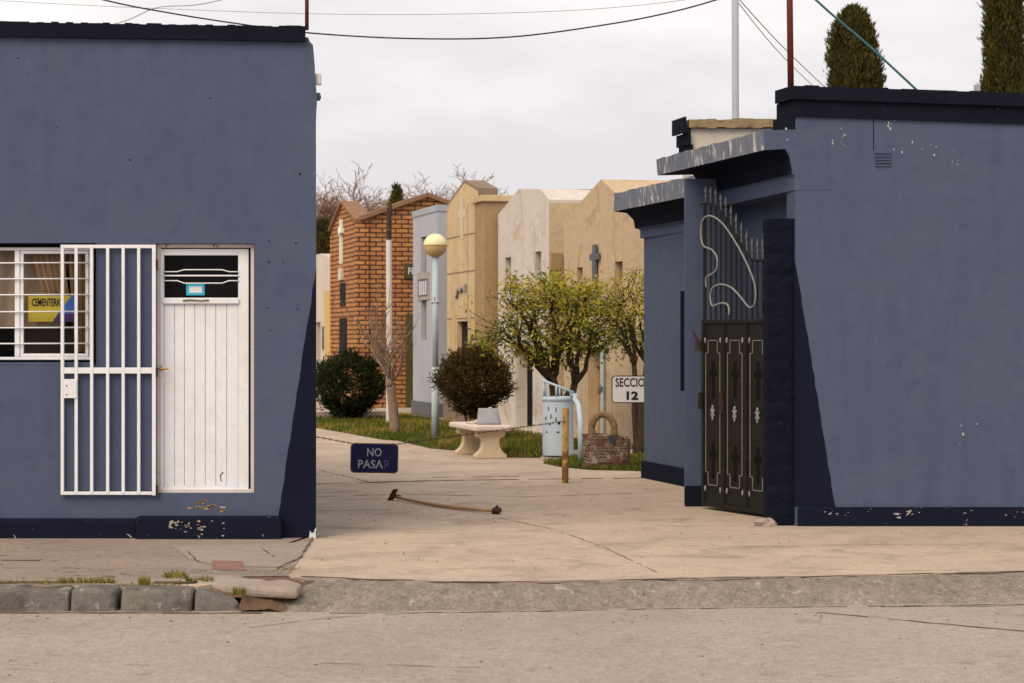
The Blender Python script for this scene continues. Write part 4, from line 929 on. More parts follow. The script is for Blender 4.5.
# D: pale blue grey
rD, lD, WD = tomb('mausoleum', 'pale blue grey flat topped mausoleum with a recessed cross and number plate', 437, 46.5, 413, 2.4, [(437, 211), (434, 211), (413, 217)], M['grey_tomb'], M['grey_tomb'], M['white_pole'], [(421, 426.5, 236, 340)], hole_m=M['granite_side'], recess=.10)
q = MB(); t_, z_ = lD(424, 289); q.box(-.025, .0, t_-.62, t_+.62, z_-.24, z_+.36); q.box(-.03, -.0255, t_-.5, t_+.5, z_-.16, z_+.22, 1); pb = q.build('cross_arm', [M['cement'], M['grey_base']], rD, local=True)
q = MB()
for k in range(4): q.box(-.04, -.031, t_-.42+.22*k, t_-.30+.22*k, z_-.13, z_+.17)
q.build('number', M['number'], rD, local=True)
q = MB(); q.box(-.04, -.001, 0, WD, 0, .30); q.box(0, 2.4, -.04, -.001, 0, .30); q.build('skirting', M['grey_base'], rD, local=True)
q = MB(); q.box(-.02, 2.4, -.02, WD+.02, 4.36, 4.50); q.build('coping', M['white_pole'], rD, local=True, bev=.01)
# E: brick chapel, gable to the avenue and gable to the side
YE = 50.0; xE = wx(357, YE)
rE = thing('mausoleum', 'orange brick mausoleum with two gables and a white cross', 'mausoleum', (xE, YE, 0), TH, 'mausoleums along the avenue')
def lE(px, py):
    k = (px-512)/F; t_ = (xE-k*YE)/(k*CN+SN); Y = YE+CN*t_; return (t_, H+(HY-py)*Y/F)
def sE(px, py):     # side wall facing the street
    k = (px-512)/F; d_ = (k*YE-xE)/(CN-k*SN); Y = YE+SN*d_; return (d_, H+(HY-py)*Y/F)
WE = lE(331.5, 228)[0]; q = MB()
pk = lE(343, 203); ev0 = lE(357, 218); ev1 = lE(331.5, 229)
q.face([(0, WE, 0), (0, 0, 0), (0, 0, ev0[1]), (0, pk[0], pk[1]), (0, WE, ev1[1])])
s0, s1, s2_ = (0, 4.36), sE(427, 197), sE(493, 222)
q.face([(0, 0, 0), (s2_[0], 0, 0), (s2_[0], 0, s2_[1]), (s1[0], 0, s1[1]), (.12, 0, s0[1]), (0, 0, s0[1])])
q.face([(s2_[0], 0, 0), (s2_[0], WE, 0), (s2_[0], WE, s2_[1]), (s2_[0], 0, s2_[1])]); q.face([(0, WE, 0), (s2_[0], WE, 0), (s2_[0], WE, s2_[1]), (s1[0], WE, s1[1]), (.12, WE, 4.3), (0, WE, 4.3)])
# buttress corners, so the facade reads as its own bay
q.box(-.03, .26, -.05, .22, 0, 4.28); q.box(-.03, .26, WE-.22, WE+.03, 0, 4.2)
q.build('wall', M['brick'], rE, local=True)
q = MB()
for (a, c_) in (((-.02, ev0[1]-.06), (pk[0], pk[1])), ((pk[0], pk[1]), (WE+.1, ev1[1]-.06))):
    q.sweep([(-.07, a[0], a[1]), (-.07, c_[0], c_[1]), (-.07, c_[0], c_[1]+.055), (-.07, a[0], a[1]+.055)], (0, 0, 0), (.42, 0, 0))
for (a, c_) in (((.06, s0[1]), s1), (s1, (s2_[0]+.15, s2_[1]-.05))):
    q.sweep([(a[0], -.12, a[1]), (c_[0], -.12, c_[1]), (c_[0], -.12, c_[1]+.10), (a[0], -.12, a[1]+.10)], (0, 0, 0), (0, WE+.1, 0))
q.build('roof', M['brickslab'], rE, local=True)
q = MB(); t_, z_ = lE(342.5, 232); q.box(-.07, -.001, t_-.05, t_+.05, z_-.75, z_+.30); q.box(-.072, 0, t_-.24, t_-.0505, z_-.03, z_+.08); q.box(-.072, 0, t_+.0505, t_+.24, z_-.03, z_+.08)
q.blob((-.075, t_, z_+.02), (.03, .16, .10), rng, 8, 6, .02); q.build('cross', M['letter_white'], rE, local=True)
q = MB(); t_, z_ = lE(342, 274); q.box(-.06, -.002, t_-.22, t_+.22, z_-.14, z_+.14); q.build('shrine_box', M['cream'], rE, local=True)
q = MB(); a, c_ = sorted((lE(340, 300)[0], lE(347, 300)[0])); q.box(-.02, -.002, a, c_, lE(343, 356)[1], lE(343, 318)[1]); q.build('door', M['dark'], rE, local=True)
q = MB(); q.box(-.022, -.002, a+.2, c_-.1, lE(343, 306)[1], lE(343, 283)[1]); q.build('window', M['dark'], rE, local=True)
q = MB(); a, c_ = sE(405.5, 400)[0], sE(425, 400)[0]; q.box(a, c_, -.03, -.002, .12, sE(410, 314)[1]); q.build('side_door', M['olive'], rE, local=True)
q = MB(); a, c_ = sE(404, 270)[0], sE(440, 270)[0]; zc = sE(410, 271)[1]; q.box(a, c_, -.05, -.002, zc-.17, zc+.17); q.build('name_board', M['olive'], rE, local=True)
lettering('FLORES', .58, .15, M['letter_white'], rE, (a+.09+.29, -.053, zc))
q = MB(); q.box(-.4, s2_[0]+.4, -.4, -.07, 0, .10); q.build('step', M['cream'], rE, local=True)
# F: cream house beyond
rF, lF, WF = tomb('mausoleum', 'cream flat roofed mausoleum beyond the brick one, beside the left building corner', 336, 55, 296, 3, [(336, 262), (320, 256), (296, 262)], M['cream'], M['ochre'], M['cream'], [(315, 320.5, 322, 372)], hole_m=M['grey_base'])
q = MB(); a, c_ = lF(331)[0], lF(326)[0]; q.box(-.05, -.001, 0, c_, 0, 2.9); q.build('ochre_pier', M['ochre'], rF, local=True)
q = MB(); a = lF(324, 340); q.box(-.03, -.001, a[0], a[0]+.15, 1.4, 2.0); q.build('plaque', M['grey_base'], rF, local=True)
# G: roof block behind
q = MB(); q.box(.35, 7, 49, 53, 0, wz(190, 49)); q.prism([(.25, 48.9), (7.1, 48.9), (7.1, 53), (.25, 53)], wz(190, 49)+.001, [wz(196, 49)+.12, wz(184, 49), wz(184, 49), wz(196, 49)+.12])
tag(q.build('rear_mausoleum', M['white_plaster'], loc=(3, 49, 0)), 'grey white block rising behind the white and tan mausoleums', 'mausoleum')

q = MB(); q.box(-60, 60, 96, 96.3, -.1, 2.6); q.box(-60.05, 60.05, 95.95, 96.35, 2.601, 2.72)
tag(q.build('boundary_wall', M['cream'], loc=(0, 96, 0)), 'long cream boundary wall far behind the mausoleums', 'wall')['kind'] = 'thing'
# ================================================================== STREET FURNITURE
# globe lamp
yl = 36.2; xl = wx(435.3, yl)
lamp = thing('street_lamp', 'pale blue lamp post with a half yellow globe before the grey mausoleum', 'lamp', (xl, yl, 0))
q = MB(); q.tube([(xl, yl, -.02), (xl, yl, wz(370, yl))], .062, 14); q.tube([(xl, yl, wz(371, yl)), (xl, yl, wz(255, yl))], .05, 14); q.lathe([(.05, 0), (.066, .01), (.066, .05), (.05, .06)], (xl, yl, wz(371, yl)), 14); q.lathe([(.05, 0), (.064, .01), (.064, .03), (.05, .04)], (xl, yl, wz(303, yl)), 14)
q.build('post', M['pale_pole'], lamp, smooth=True)
zc = wz(245.5, yl); r_ = .195
q = MB(); q.lathe([(r_*math.cos(R(a)), r_*math.sin(R(a))) for a in range(0, 86, 7)]+[(.0001, r_)], (xl, yl, zc), 24); q.build('upper_globe', M['globe_y'], lamp, smooth=True)
q = MB(); q.lathe([(.05, -r_)]+[(r_*math.cos(R(a)), r_*math.sin(R(a))) for a in range(-70, 1, 7)], (xl, yl, zc-.002), 24); q.lathe([(r_+.004, -.008), (r_+.012, 0), (r_+.004, .008)], (xl, yl, zc), 24); q.build('lower_globe', M['globe_b'], lamp, smooth=True)
q = MB(); q.tube([(xl-.06, yl-.02, wz(303, yl)), (xl+.07, yl-.02, wz(302.5, yl))], .018, 6); q.tube([(xl-.01, yl-.05, wz(302, yl)), (xl-.01, yl-.05, wz(297, yl))], .008, 5); q.build('bracket', M['gold'], lamp)
# bench
bx, by = wx(474.5, 30.05), 30.05
bench = thing('stone_bench', 'cream cast stone bench with scrolled legs beside the path', 'bench', (bx, by, 0), TH)
q = MB(); q.prism([(0.03, .0), (.50, .0), (.53, .03), (.53, 1.62), (.50, 1.65), (.03, 1.65), (0, 1.62), (0, .03)], .385, .455); q.build('seat', M['bench_top'], bench, local=True, bev=.018)
legp = [(-.22, 0), (.22, 0), (.225, .05), (.19, .07), (.15, .11), (.125, .16), (.115, .22), (.12, .27), (.15, .29), (.19, .30), (.205, .335), (.19, .37), (.17, .384), (-.17, .384), (-.19, .37), (-.205, .335), (-.19, .30), (-.15, .29), (-.12, .27), (-.115, .22), (-.125, .16), (-.15, .11), (-.19, .07), (-.225, .05)]
for yy in (.12, 1.28):
    q = MB(); q.sweep([(.265+a, yy, c_) for a, c_ in legp], (0, 0, 0), (0, .17, 0)); q.build('leg', M['bench'], bench, local=True, bev=.012)
bag = thing('bag', 'small grey cloth bag resting on the near end of the stone bench', 'bag', (wx(489, 30.6), 30.6, .457), R(8))
q = MB(); n_ = 14; vs = []; rg = random.Random(2)
for k in range(8):
    t_ = k/7; hw = .172-.035*t_; hd = .095-.065*t_
    for i in range(n_):
        a = i*6.283/n_; cx_ = math.copysign(abs(math.cos(a))**.55, math.cos(a)); sy_ = math.copysign(abs(math.sin(a))**.7, math.sin(a))
        zz_ = .225*t_-(.025*max(0, 1-abs(cx_-.15)*3) if k == 7 else 0)
        vs.append((cx_*hw*(1+rg.uniform(-.03, .03))-.015*t_, sy_*hd*(1+rg.uniform(-.12, .12)), zz_))
q.raw(vs, [(k*n_+i, k*n_+(i+1) % n_, (k+1)*n_+(i+1) % n_, (k+1)*n_+i) for k in range(7) for i in range(n_)]+[tuple(range(n_-1, -1, -1)), tuple(range(7*n_, 8*n_))])
q.build('body', M['bag'], bag, local=True, smooth=True)
q = MB(); q.tube([(-.02, -.02, .215), (.02, -.03, .235), (.045, -.02, .215)], .012, 6); q.build('tie', M['pinkcloth'], bag, local=True)
q = MB(); q.blob((wx(474, 30.9), 30.9, .468), (.10, .07, .022), rg, 12, 6, .2); q.blob((wx(477.5, 30.85), 30.85, .49), (.05, .05, .03), rg, 10, 5, .2)
tag(q.build('cloth', M['pinkcloth'], loc=(wx(474, 30.9), 30.9, .456), smooth=True), 'crumpled pale cloth lying beside the grey bag on the bench', 'cloth')
# bin
yb_ = 30.75; xb_ = wx(558, yb_)
binn = thing('litter_bin', 'pale blue cylindrical litter bin with open rim on a bent pipe', 'litter bin', (xb_, yb_, 0))
q = MB(); r_ = .218; q.lathe([(r_, .0), (r_, .012), (r_, .4), (r_, .75), (r_, .76), (r_+.012, .765), (r_+.012, .82), (r_-.01, .822), (r_-.012, .7), (r_-.02, .02)], (xb_, yb_, .02), 28); q.build('drum', M['bin'], binn, smooth=True)
q = MB(); P = []
for i in range(25):
    a = 2*math.pi*i/24; P.append((xb_+r_*math.cos(a), yb_+r_*math.sin(a), .985-.085*math.cos(a)))
q.tube(P, .016, 6)
for i in range(0, 24, 4):
    a = 2*math.pi*(i+1.5)/24; q.tube([(xb_+r_*math.cos(a), yb_+r_*math.sin(a), .83), (xb_+r_*math.cos(a), yb_+r_*math.sin(a), .985-.085*math.cos(a))], .014, 6)
q.build('rim', M['bin'], binn, smooth=True)
q = MB(); xq = wx(580.5, 29.0); q.tube([(xb_+.2, yb_-.05, .86), (xb_+.24, yb_-.4, .86), (xq-.05, yb_-.9, .83), (xq-.012, 29.4, .76), (xq, 29.05, .55), (xq, 29.0, .4), (xq, 29.0, -.02)], .034, 12); q.build('pipe', M['bin'], binn, smooth=True)
# the drum's drips and scratches
q = MB(); rg = random.Random(14)
for (px, py, ln, wd) in ((548.5, 408, .07, .018), (556, 409, .07, .018), (558, 398.5, .025, .03), (546, 418, .05, .03), (551, 416, .07, .02), (556, 419, .06, .02), (559, 423, .04, .05), (550, 424, .03, .03), (547, 432, .02, .04), (558, 432, .02, .05)):
    a = math.acos(max(-1, min(1, (wx(px, yb_-.2)-xb_)/r_))); z0_ = wz(py, yb_-.2)
    x_, y_ = xb_+(r_+.003)*math.cos(a), yb_-(r_+.003)*math.sin(a); tx, ty = math.sin(a), math.cos(a)
    q.face([(x_-tx*wd/2, y_-ty*wd/2, z0_-ln*rg.uniform(.2, .5)), (x_, y_-.001, z0_-ln*.6), (x_+tx*wd/2, y_+ty*wd/2, z0_-ln*rg.uniform(.1, .5)), (x_+tx*wd*.2, y_+ty*wd*.2, z0_+ln*.4), (x_-tx*wd*.3, y_-ty*wd*.3, z0_+ln*.3)])
q.build('paint_chip', M['dark'], binn)
# wicker basket planter
yk = 27.85; xk = wx(606.5, yk)
bk = thing('basket', 'worn brown and white wicker basket with an arched handle on the grass', 'basket', (xk, yk, 0), R(-4))
q = MB(); n_ = 36; k_ = 9; vs = []; rg = random.Random(17)
for k in range(k_+1):
    t_ = k/k_; hw = .285+.01*t_; hd = .17+.02*t_
    for i in range(n_):
        a = i*6.283/n_; cx_ = math.copysign(abs(math.cos(a))**.35, math.cos(a)); sy_ = math.copysign(abs(math.sin(a))**.35, math.sin(a))
        vs.append((cx_*hw+.012*t_*cx_+rg.uniform(-.008, .008), sy_*hd+rg.uniform(-.010, .010), .44*t_+(rg.uniform(-.018, .012) if k == k_ else 0)-(.05*max(0, cx_) if k == k_ else 0)))
fs = [(k*n_+i, k*n_+(i+1) % n_, (k+1)*n_+(i+1) % n_, (k+1)*n_+i) for k in range(k_) for i in range(n_)]+[tuple(range(k_*n_, (k_+1)*n_))]
q.raw(vs, fs); q.build('body', M['wicker'], bk, local=True)
q = MB(); P = []
for i in range(17):
    a = math.pi*(i/16)*1.12-.06*math.pi; P.append((-.045+.145*math.cos(a), -.04, .50+.19*math.sin(a)))
P = [(.1-.0, -.04, .34)]+P+[(-.19, -.04, .34)]
q.tube(P, [.046+.006*math.sin(i*2.3) for i in range(len(P))], 9); q.build('handle', M['wick_handle'], bk, local=True, smooth=True)
q = MB(); vs = [(0.03, -.20, .43), (.11, -.203, .435), (.12, -.205, .36), (.10, -.21, .32), (.05, -.205, .345), (.03, -.204, .38)]; q.sweep(vs, (0, 0, 0), (0, .02, 0)); q.build('scrap', M['teal_cloth'], bk, local=True)
# yellow post
yq = 25.0; xq2 = wx(565.5, yq)
post = thing('bollard', 'short rusty yellow post holding the chain across the entrance', 'bollard', (xq2, yq, 0))
q = MB(); q.tube([(xq2, yq, .40), (xq2+.002, yq, wz(408, yq))], .037, 12); q.build('yellow_shaft', M['post_y'], post, smooth=False)
q = MB(); q.tube([(xq2-.004, yq, -.02), (xq2, yq, .40)], .038, 12); q.build('rusty_foot', M['post_r'], post)
# chain with hanging sign
yc_ = 24.95
ch_pts = [at(218, 419, yc_), at(265, 428, yc_), at(316, 436.8, yc_), at(351, 443.2, yc_), at(375, 445.2, yc_), at(398, 444, yc_), at(450, 437, yc_), at(511, 428.5, yc_), at(545, 424, yc_), at(565, 421, yc_)]
q = MB(); P = [Vector(p) for p in ch_pts]; links = []
tot = []
for a, c_ in zip(P[:-1], P[1:]):
    n_ = max(1, int((c_-a).length/.034))
    for i in range(n_): tot.append((a.lerp(c_, i/n_), a.lerp(c_, (i+1)/n_)))
for i, (a, c_) in enumerate(tot):
    d_ = (c_-a); side = Vector((0, 1, 0)) if i % 2 else Vector((0, 0, 1)); e_ = d_.normalized()*.006
    for sg_ in (-1, 1): q.tube([a-e_, a.lerp(c_, .5)+side*.008*sg_, c_+e_], 0.0048, 4)
tag(q.build('chain', M['chain'], loc=tuple(P[-1])), 'rusty chain strung low across the entrance from the yellow post', 'chain')
ys = yc_-.02; cxs, czs = wx(374.3, ys), wz(458.2, ys)
ns = thing('no_entry_sign', 'small worn navy sign reading NO PASAR hung on the chain', 'sign', (cxs, ys, czs), 0)
q = MB(); rr_ = rrect(48*ys/F, 30*ys/F, .045); q.sweep([(x_, 0, z_) for x_, z_ in rr_], (0, 0, 0), (0, .012, 0)); sp = q.build('plate', M['letter_worn'], ns, local=True)
sp.data.materials[0] = M['rust_cap']
q = MB(); rr_ = rrect(48*ys/F-.018, 30*ys/F-.018, .04); q.sweep([(x_, -.003, z_) for x_, z_ in rr_], (0, 0, 0), (0, .0025, 0)); q.build('face', M['signblue'], ns, local=True)
lettering('NO', .165, .095, M['letter_worn'], ns, (.0, -.005, .068)); lettering('PASA', .285, .095, M['letter_worn'], ns, (-.04, -.005, -.068)); lettering('R', .065, .095, M['letter_faded'], ns, (.15, -.005, -.068))
for dx in (-.2, .2):
    q = MB(); q.tube([(dx, .01, .14), (dx, .015, .175)], .006, 5); q.build('hook', M['chain'], ns, local=True)
ns.rotation_euler.y = R(1.0)
# section sign
yS = 27.2; xS0, xS1 = wx(611.5, yS), wx(653, yS); cS, zS = (xS0+xS1)/2, wz(389.3, yS)
ss = thing('section_sign', 'white sign with a black border reading SECCION 12 beside the right wall', 'sign', (cS, yS, 0))
W_, H_ = xS1-xS0, 27.5*yS/F
q = MB(); q.sweep([(cS+x_, yS-.010, zS+z_) for x_, z_ in rrect(W_, H_, .045)], (0, 0, 0), (0, .014, 0)); q.build('border', M['letter_black'], ss)
q = MB(); q.sweep([(cS+x_, yS-.013, zS+z_) for x_, z_ in rrect(W_-.024, H_-.024, .036)], (0, 0, 0), (0, .0026, 0)); q.build('plate', M['signwhite'], ss)
q = MB(); q.tube([(cS+.17, yS+.03, -.02), (cS+.17, yS+.03, zS+.1)], .022, 8); q.build('post', M['pale_pole'], ss)
lettering('SECCION', .44, .108, M['letter_black'], ss, (.012, -.0155, wz(382.3, yS)))
lettering('12', .145, .105, M['letter_black'], ss, (wx(632.3, yS)-cS, -.0155, wz(395.5, yS)))
# hoe lying on the driveway
pA = Vector((*gp(396, 497.5, .03), .03)); pB = Vector((*gp(494, 511, .03), .03))
hoe = thing('hoe', 'old hoe with a long wooden handle lying across the driveway', 'tool', ((pA.x+pB.x)/2, (pA.y+pB.y)/2, 0))
q = MB(); P = [pA.lerp(pB, i/8)+Vector((0, -.5*math.sin(math.pi*i/8)*.3, .004-.010*math.sin(math.pi*i/8))) for i in range(9)]; q.tube(P, [.016, .017, .018, .018, .019, .019, .018, .018, .017], 8); q.build('handle', M['wood'], hoe, smooth=True)
q = MB(); xh, yh = pA.x, pA.y; q.tube([(xh+.05, yh-.01, .035), (xh-.01, yh+.0, .045), (xh-.05, yh, .03)], .018, 7)
q.sweep([(xh-.09, yh-.03, 0.0), (xh-.05, yh+.03, .0), (xh-.0, yh+.03, .115), (xh-.03, yh-.02, .115)], (0, 0, 0), (.02, .012, 0)); q.build('blade', M['steel'], hoe)
q = MB(); rg = random.Random(9); q.blob((pB.x+.02, pB.y, .035), (.05, .045, .038), rg, 9, 6, .2); q.tube([(pB.x+.02, pB.y, .03), (pB.x+.03, pB.y-.01, .085)], [.02, .008], 6); q.build('handle_knob', M['steel'], hoe)

# ================================================================== VEGETATION
def limb(mb, a, c_, r0, r1, rg, wob=.08, n=6, sides=6, m=0):
    a, c_ = Vector(a), Vector(c_); L_ = (c_-a).length; P = []
    off = Vector((rg.uniform(-1, 1), rg.uniform(-1, 1), rg.uniform(-.3, .3)))*wob*L_
    for i in range(n+1):
        t_ = i/n; P.append(a.lerp(c_, t_)+off*math.sin(math.pi*t_)+Vector((rg.uniform(-1, 1), rg.uniform(-1, 1), rg.uniform(-1, 1)))*(wob*.22*L_ if 0 < i < n else 0))
    mb.tube(P, [r0+(r1-r0)*i/n for i in range(n+1)], sides, m)
    return P
def citrus(name, label, base, fork_z, cen, rad, ncl, nleaf, seed, stems=4, spread=.10, trunk_r=.11, group=None, lsz=.062):
    rg = random.Random(seed); root = thing(name, label, 'tree', base, 0, group)
    bx_, by_, bz_ = base; wd = MB(); lf = MB()
    st = []
    for i in range(stems):
        a = 6.283*i/stems+rg.uniform(-.4, .4); tip = Vector((bx_+math.cos(a)*spread*rg.uniform(.7, 1.5), by_+math.sin(a)*spread, fork_z*rg.uniform(.8, 1.1)))
        limb(wd, (bx_+math.cos(a)*.06, by_+math.sin(a)*.06, bz_-.03), tip, trunk_r*.75, trunk_r*.5, rg, .06, 6, 8); st.append(tip)
    limb(wd, base, (bx_, by_, fork_z*.8), trunk_r*1.3, trunk_r*.8, rg, .04, 6, 10)
    mids = []
    for i in range(14):
        a = 6.283*i/14+rg.uniform(-.25, .25); e = rg.uniform(.25, .95)
        q_ = Vector((cen[0]+math.cos(a)*rad[0]*.58*math.cos(e*.9), cen[1]+math.sin(a)*rad[1]*.58*math.cos(e*.9), cen[2]-rad[2]*.35+rad[2]*.9*(e-.25)))
        s_ = min(st, key=lambda p: (p-q_).length); P = limb(wd, s_, q_, trunk_r*.42, .018, rg, .13, 7, 6); mids += P[3:]
    for i in range(ncl):
        while True:
            v = Vector((rg.uniform(-1, 1), rg.uniform(-1, 1), rg.uniform(-.75, 1)))
            if .45 < v.length < 1: break
        lump = 1+.25*noise.noise(v*2.2+Vector((seed, 0, 0)))
        c0 = Vector((cen[0]+v.x*rad[0]*lump, cen[1]+v.y*rad[1]*lump, cen[2]+v.z*rad[2]*lump))
        m_ = min(mids, key=lambda p: (p-c0).length+rg.uniform(0, .15)); P = limb(wd, m_, c0, .012, .004, rg, .14, 4, 4)
        for p in P[1:]:
            if rg.random() < .5: limb(wd, p, p+Vector((rg.gauss(0, .13), rg.gauss(0, .13), rg.gauss(.05, .10))), .005, .002, rg, .15, 2, 3)
        if rg.random() < .2: continue
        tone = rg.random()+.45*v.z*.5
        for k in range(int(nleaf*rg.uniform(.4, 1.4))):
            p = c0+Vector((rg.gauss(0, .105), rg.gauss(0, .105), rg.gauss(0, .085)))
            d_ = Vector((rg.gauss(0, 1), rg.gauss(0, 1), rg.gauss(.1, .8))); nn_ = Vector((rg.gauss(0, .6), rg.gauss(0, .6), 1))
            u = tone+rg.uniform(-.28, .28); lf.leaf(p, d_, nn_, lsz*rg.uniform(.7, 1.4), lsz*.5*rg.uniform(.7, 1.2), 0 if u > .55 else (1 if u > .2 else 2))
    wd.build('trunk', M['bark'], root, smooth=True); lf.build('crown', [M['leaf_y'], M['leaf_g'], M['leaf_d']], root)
    return root
yt = 32.0
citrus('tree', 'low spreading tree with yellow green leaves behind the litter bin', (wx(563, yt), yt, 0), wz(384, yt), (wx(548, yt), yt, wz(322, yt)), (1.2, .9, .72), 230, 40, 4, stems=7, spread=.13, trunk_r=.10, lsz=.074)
yt2 = 31.0
citrus('tree', 'thinner yellow green tree half hidden by the right wall above the section sign', (wx(640, yt2), yt2, 0), wz(370, yt2), (wx(638, yt2), yt2+.1, wz(318, yt2)), (.62, .6, .66), 95, 34, 11, stems=2, spread=.08, trunk_r=.07)
# dead twigs beside the trunk
def bush(name, label, cen, rad, base, n, mats_, seed, lsz=.05, bark='bark', stems=5, low=None, up=False):
    rg = random.Random(seed); root = thing(name, label, 'bush', base); wd = MB(); lf = MB()
    for i in range(stems):
        a = 6.283*i/stems; limb(wd, (base[0]+math.cos(a)*.03, base[1]+math.sin(a)*.03, -.02), (cen[0]+math.cos(a)*rad[0]*.5, cen[1]+math.sin(a)*rad[1]*.5, cen[2]+rad[2]*rg.uniform(-.2, .3)), .035 if not up else .018, .01, rg, .1, 6, 6)
    cl = []
    for i in range(int(n/28)):
        v = Vector((rg.gauss(0, 1), rg.gauss(0, 1), rg.gauss(0, 1))).normalized()*rg.uniform(.55, 1.0)**.5
        lump = 1+.16*noise.noise(v*2.5+Vector((seed, 1, 0)))+.06*rg.uniform(-1, 1); zf = 1.0
        if low and v.z < 0: zf = low
        c0 = Vector((cen[0]+v.x*rad[0]*lump*(1 if v.z > -.2 else max(.45, 1+.75*(v.z+.2))), cen[1]+v.y*rad[1]*lump*(1 if v.z > -.2 else max(.45, 1+.75*(v.z+.2))), cen[2]+v.z*rad[2]*lump*zf))
        tone = rg.random()
        for k in range(28):
            p = c0+Vector((rg.gauss(0, .05), rg.gauss(0, .05), rg.gauss(0, .05)))
            d_ = Vector((rg.gauss(0, .6), rg.gauss(0, .6), rg.gauss(.6, .5)))+v*(.9 if up else .5)
            u = tone*.6+rg.random()*.5
            lf.leaf(p, d_, Vector((rg.gauss(0, 1), rg.gauss(0, 1), rg.gauss(0, 1))), lsz*rg.uniform(.7, 1.6), lsz*(.34 if up else .5), 0 if u < .5 else (1 if u < .85 else 2))
    for i in range(90 if up else 20):
        v = Vector((rg.gauss(0, 1), rg.gauss(0, 1), abs(rg.gauss(0, 1)))).normalized(); a = Vector(cen)+Vector((v.x*rad[0], v.y*rad[1], v.z*rad[2]))*.6
        limb(wd, a, Vector(cen)+Vector((v.x*rad[0], v.y*rad[1], v.z*rad[2]))*rg.uniform(1.0, 1.12), .006, .002, rg, .1, 2, 3)
    wd.build('stem', M[bark], root, smooth=True); lf.build('foliage', [M[x] for x in mats_], root)
yb1 = 44.5
bush('bush', 'dark rounded clipped evergreen bush at the left of the lawn', (wx(348, yb1), yb1, wz(387, yb1)), (.76, .7, .66), (wx(354, yb1), yb1, 0), 17000, ('bush_d', 'bush_d', 'bush_m'), 3, .06)
yb2 = 35.5
bush('bush', 'russet brown twiggy bush behind the stone bench', (wx(475, yb2), yb2, wz(383, yb2)), (.55, .5, .54), (wx(476, yb2), yb2, 0), 22000, ('bush_r', 'bush_m', 'bush_r'), 8, .06, up=True, low=1.0)
# pruned bare tree
yv = 38.2; xv = wx(394, yv); rg = random.Random(19)
bare = thing('bare_tree', 'small pruned leafless tree on the lawn before the brick mausoleum', 'tree', (xv, yv, 0))
q = MB(); fk = Vector((wx(390, yv), yv, wz(382, yv))); limb(q, (wx(395.5, yv), yv, -.02), fk, .095, .075, rg, .03, 7, 10)
q.blob(tuple(fk), (.09, .09, .12), rg, 9, 6, .15); q.build('trunk', M['bark_pale'], bare, smooth=True)
q = MB()
for (px, py) in ((352, 318), (368, 320), (372, 330), (381, 340), (386, 310), (404, 335), (413, 330), (410, 345), (396, 330), (361, 338), (378, 305)):
    e_ = Vector((wx(px, yv), yv+rg.uniform(-.5, .5), wz(py, yv))); P = limb(q, fk+Vector((rg.uniform(-.04, .04), rg.uniform(-.04, .04), .03)), e_, .034, .010, rg, .12, 8, 6)
    for p in P[3:]:
        for _ in range(2):
            w_e = p+Vector((rg.gauss(0, .13), rg.gauss(0, .13), rg.uniform(.12, .42))); P2 = limb(q, p, w_e, .008, .003, rg, .10, 3, 4)
            if rg.random() < .5: limb(q, P2[2], P2[2]+Vector((rg.gauss(0, .08), rg.gauss(0, .08), rg.uniform(.08, .22))), .004, .002, rg, .1, 2, 3)
q.build('crown', M['bark_pale'], bare, smooth=True)
# whitewashed trunk
yw_ = 42.5; xw_ = wx(388.8, yw_)
wt = thing('whitewashed_post', 'slender whitewashed post with a dark flaking top before the brick side wall', 'post', (xw_, yw_, 0))
q = MB(); q.tube([(xw_, yw_, -.02), (xw_+.01, yw_, 1.5), (xw_, yw_, wz(240, yw_))], .056, 10); q.build('lower_shaft', M['whitewash'], wt)
q = MB(); q.tube([(xw_, yw_, wz(240, yw_)), (xw_+.01, yw_, wz(208, yw_)), (xw_+.015, yw_, wz(203, yw_))], [.052, .05, .04], 10); q.build('upper_shaft', M['darktrunk'], wt)
# far bare trees
def bare_far(label, px, Y, top_py, half_w, seed):
    rg = random.Random(seed); x_ = wx(px, Y); top = wz(top_py, Y)
    root = thing('bare_tree', label, 'tree', (x_, Y, 0), 0, 'leafless trees behind the mausoleums'); t_ = MB(); c_ = MB()
    fk = Vector((x_, Y, top*.42)); limb(t_, (x_, Y, -.1), fk, .17, .11, rg, .03, 6, 7)
    def rec(p, d_, ln, r_, dep):
        e_ = p+d_*ln; P = limb(c_, p, e_, r_, r_*.6, rg, .15, 4, 5 if dep < 3 else 3)
        if dep >= 6: return
        nb = (4, 4, 4, 4, 3, 2)[dep]
        for i in range(nb):
            nd = (d_+Vector((rg.gauss(0, .62), rg.gauss(0, .62), rg.gauss(.04, .34)))).normalized()
            rec(P[rg.choice([2, 3, 4])], nd, ln*rg.uniform(.52, .80), max(.010, r_*.58), dep+1)
    for i in range(5):
        a = 6.283*i/5+rg.uniform(-.4, .4); d_ = Vector((math.cos(a)*half_w/ (top*.45), math.sin(a)*.5, 1)).normalized(); rec(fk, d_, top*.225, .065, 1)
    t_.build('trunk', M['bark_far'], root, smooth=True); c_.build('crown', M['bark_far'], root)
bare_far('leafless tree rising just right of the left building corner', 330, 66, 160, 1.8, 41)
bare_far('leafless tree behind the valley of the brick roof', 378, 74, 182, 1.9, 43)
bare_far('broad leafless tree behind the brick gable', 425, 78, 166, 2.2, 45)
bare_far('leafless tree behind the tan stone gable', 474, 82, 172, 2.0, 47)
bare_far('leafless tree directly behind the pale grey mausoleum', 444, 70, 165, 1.9, 53)
bare_far('leafless tree low between the first and second far trees', 352, 86, 178, 2.2, 49)
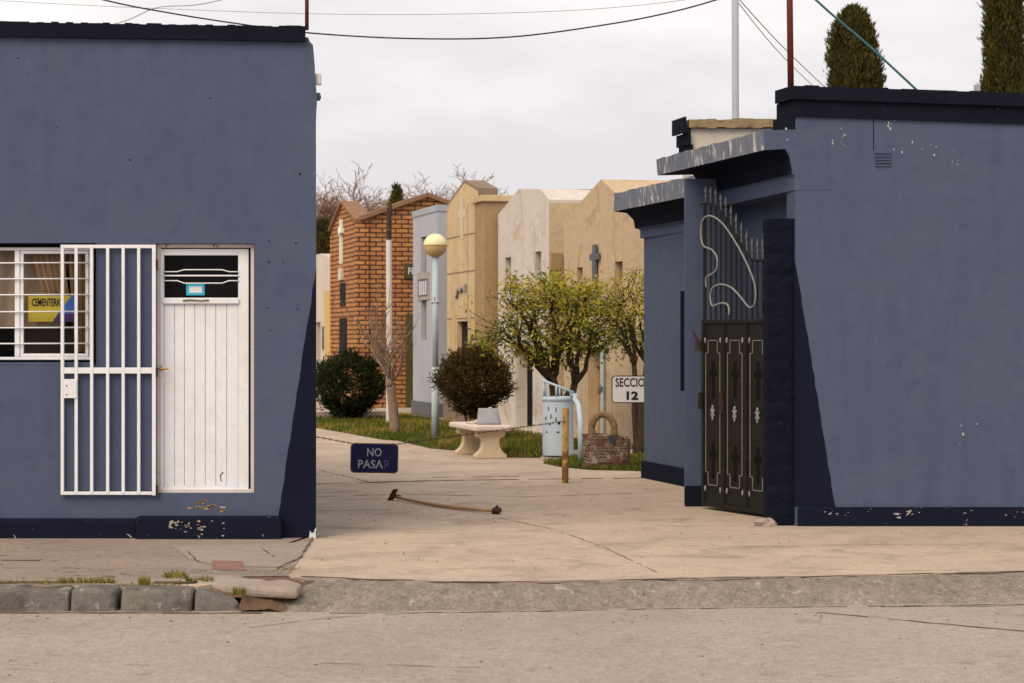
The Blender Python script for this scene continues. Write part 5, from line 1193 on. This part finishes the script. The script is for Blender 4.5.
# cypresses and evergreen
def cypress(label, px, Y, base_z, top_z, width, seed, n, taper=.25, cat='tree', flat=.35, ctr=None):
    rg = random.Random(seed); x_ = wx(px, Y); root = thing('cypress', label, cat, (x_, Y, 0)); t_ = MB(); lf = MB()
    t_.tube([(x_, Y, -.1), (x_, Y, base_z+(top_z-base_z)*.5), (x_, Y, top_z-.3)], [.2, .1, .02], 8); t_.build('trunk', M['bark'], root)
    # upright flame-shaped sprays
    for i in range(n):
        h_ = rg.random(); zz_ = base_z+(top_z-base_z)*h_
        prof_ = min(1, (h_/.12)**.6)*(1-h_**14)**.5*(1-flat*h_)
        a = rg.uniform(0, 6.283); lump = 1+.26*noise.noise(Vector((math.cos(a)*1.6, math.sin(a)*1.6, zz_*1.1+seed)))+.22*noise.noise(Vector((math.cos(a)*5, math.sin(a)*5, zz_*3+seed)))
        r_ = width/2*prof_*lump*rg.uniform(.25, 1.0)**.6
        c0 = Vector((x_+r_*math.cos(a), Y+r_*math.sin(a), zz_)); out_ = Vector((math.cos(a), math.sin(a), 0)); tone = .5+.5*noise.noise(c0*2.2)
        for k in range(12):
            s_ = rg.random(); p = c0+Vector((rg.gauss(0, .05), rg.gauss(0, .05), s_*.30-.1))-out_*.04*s_
            lf.leaf(p, Vector((rg.gauss(0, .35), rg.gauss(0, .35), 1))+out_*.35, Vector((rg.gauss(0, 1), rg.gauss(0, 1), .1)), rg.uniform(.10, .22), rg.uniform(.025, .05), 1 if tone+rg.uniform(-.35, .35) > .62 else 0)
    lf.build('crown', [M['cyp'], M['cyp2']], root)
cypress('round topped cypress rising behind the right parapet', 854, 60, 3.0, wz(15, 60), 1.50, 2, 5200, flat=.06)
cypress('taller narrow cypress at the right edge behind the parapet', 1004, 62, 3.0, wz(-110, 62), 1.22, 5, 6200, flat=.18)
cypress('small dark evergreen between the left building corner and the brick mausoleum', 323.5, 62, 2.0, wz(228, 62), 1.1, 9, 900, flat=.3)
cypress('pointed evergreen tip showing over the brick roof', 396.5, 60, 3.5, wz(193, 60), .55, 12, 500, flat=.75)

for o in list(bpy.data.objects):
    if '_o' in o: del o['_o']
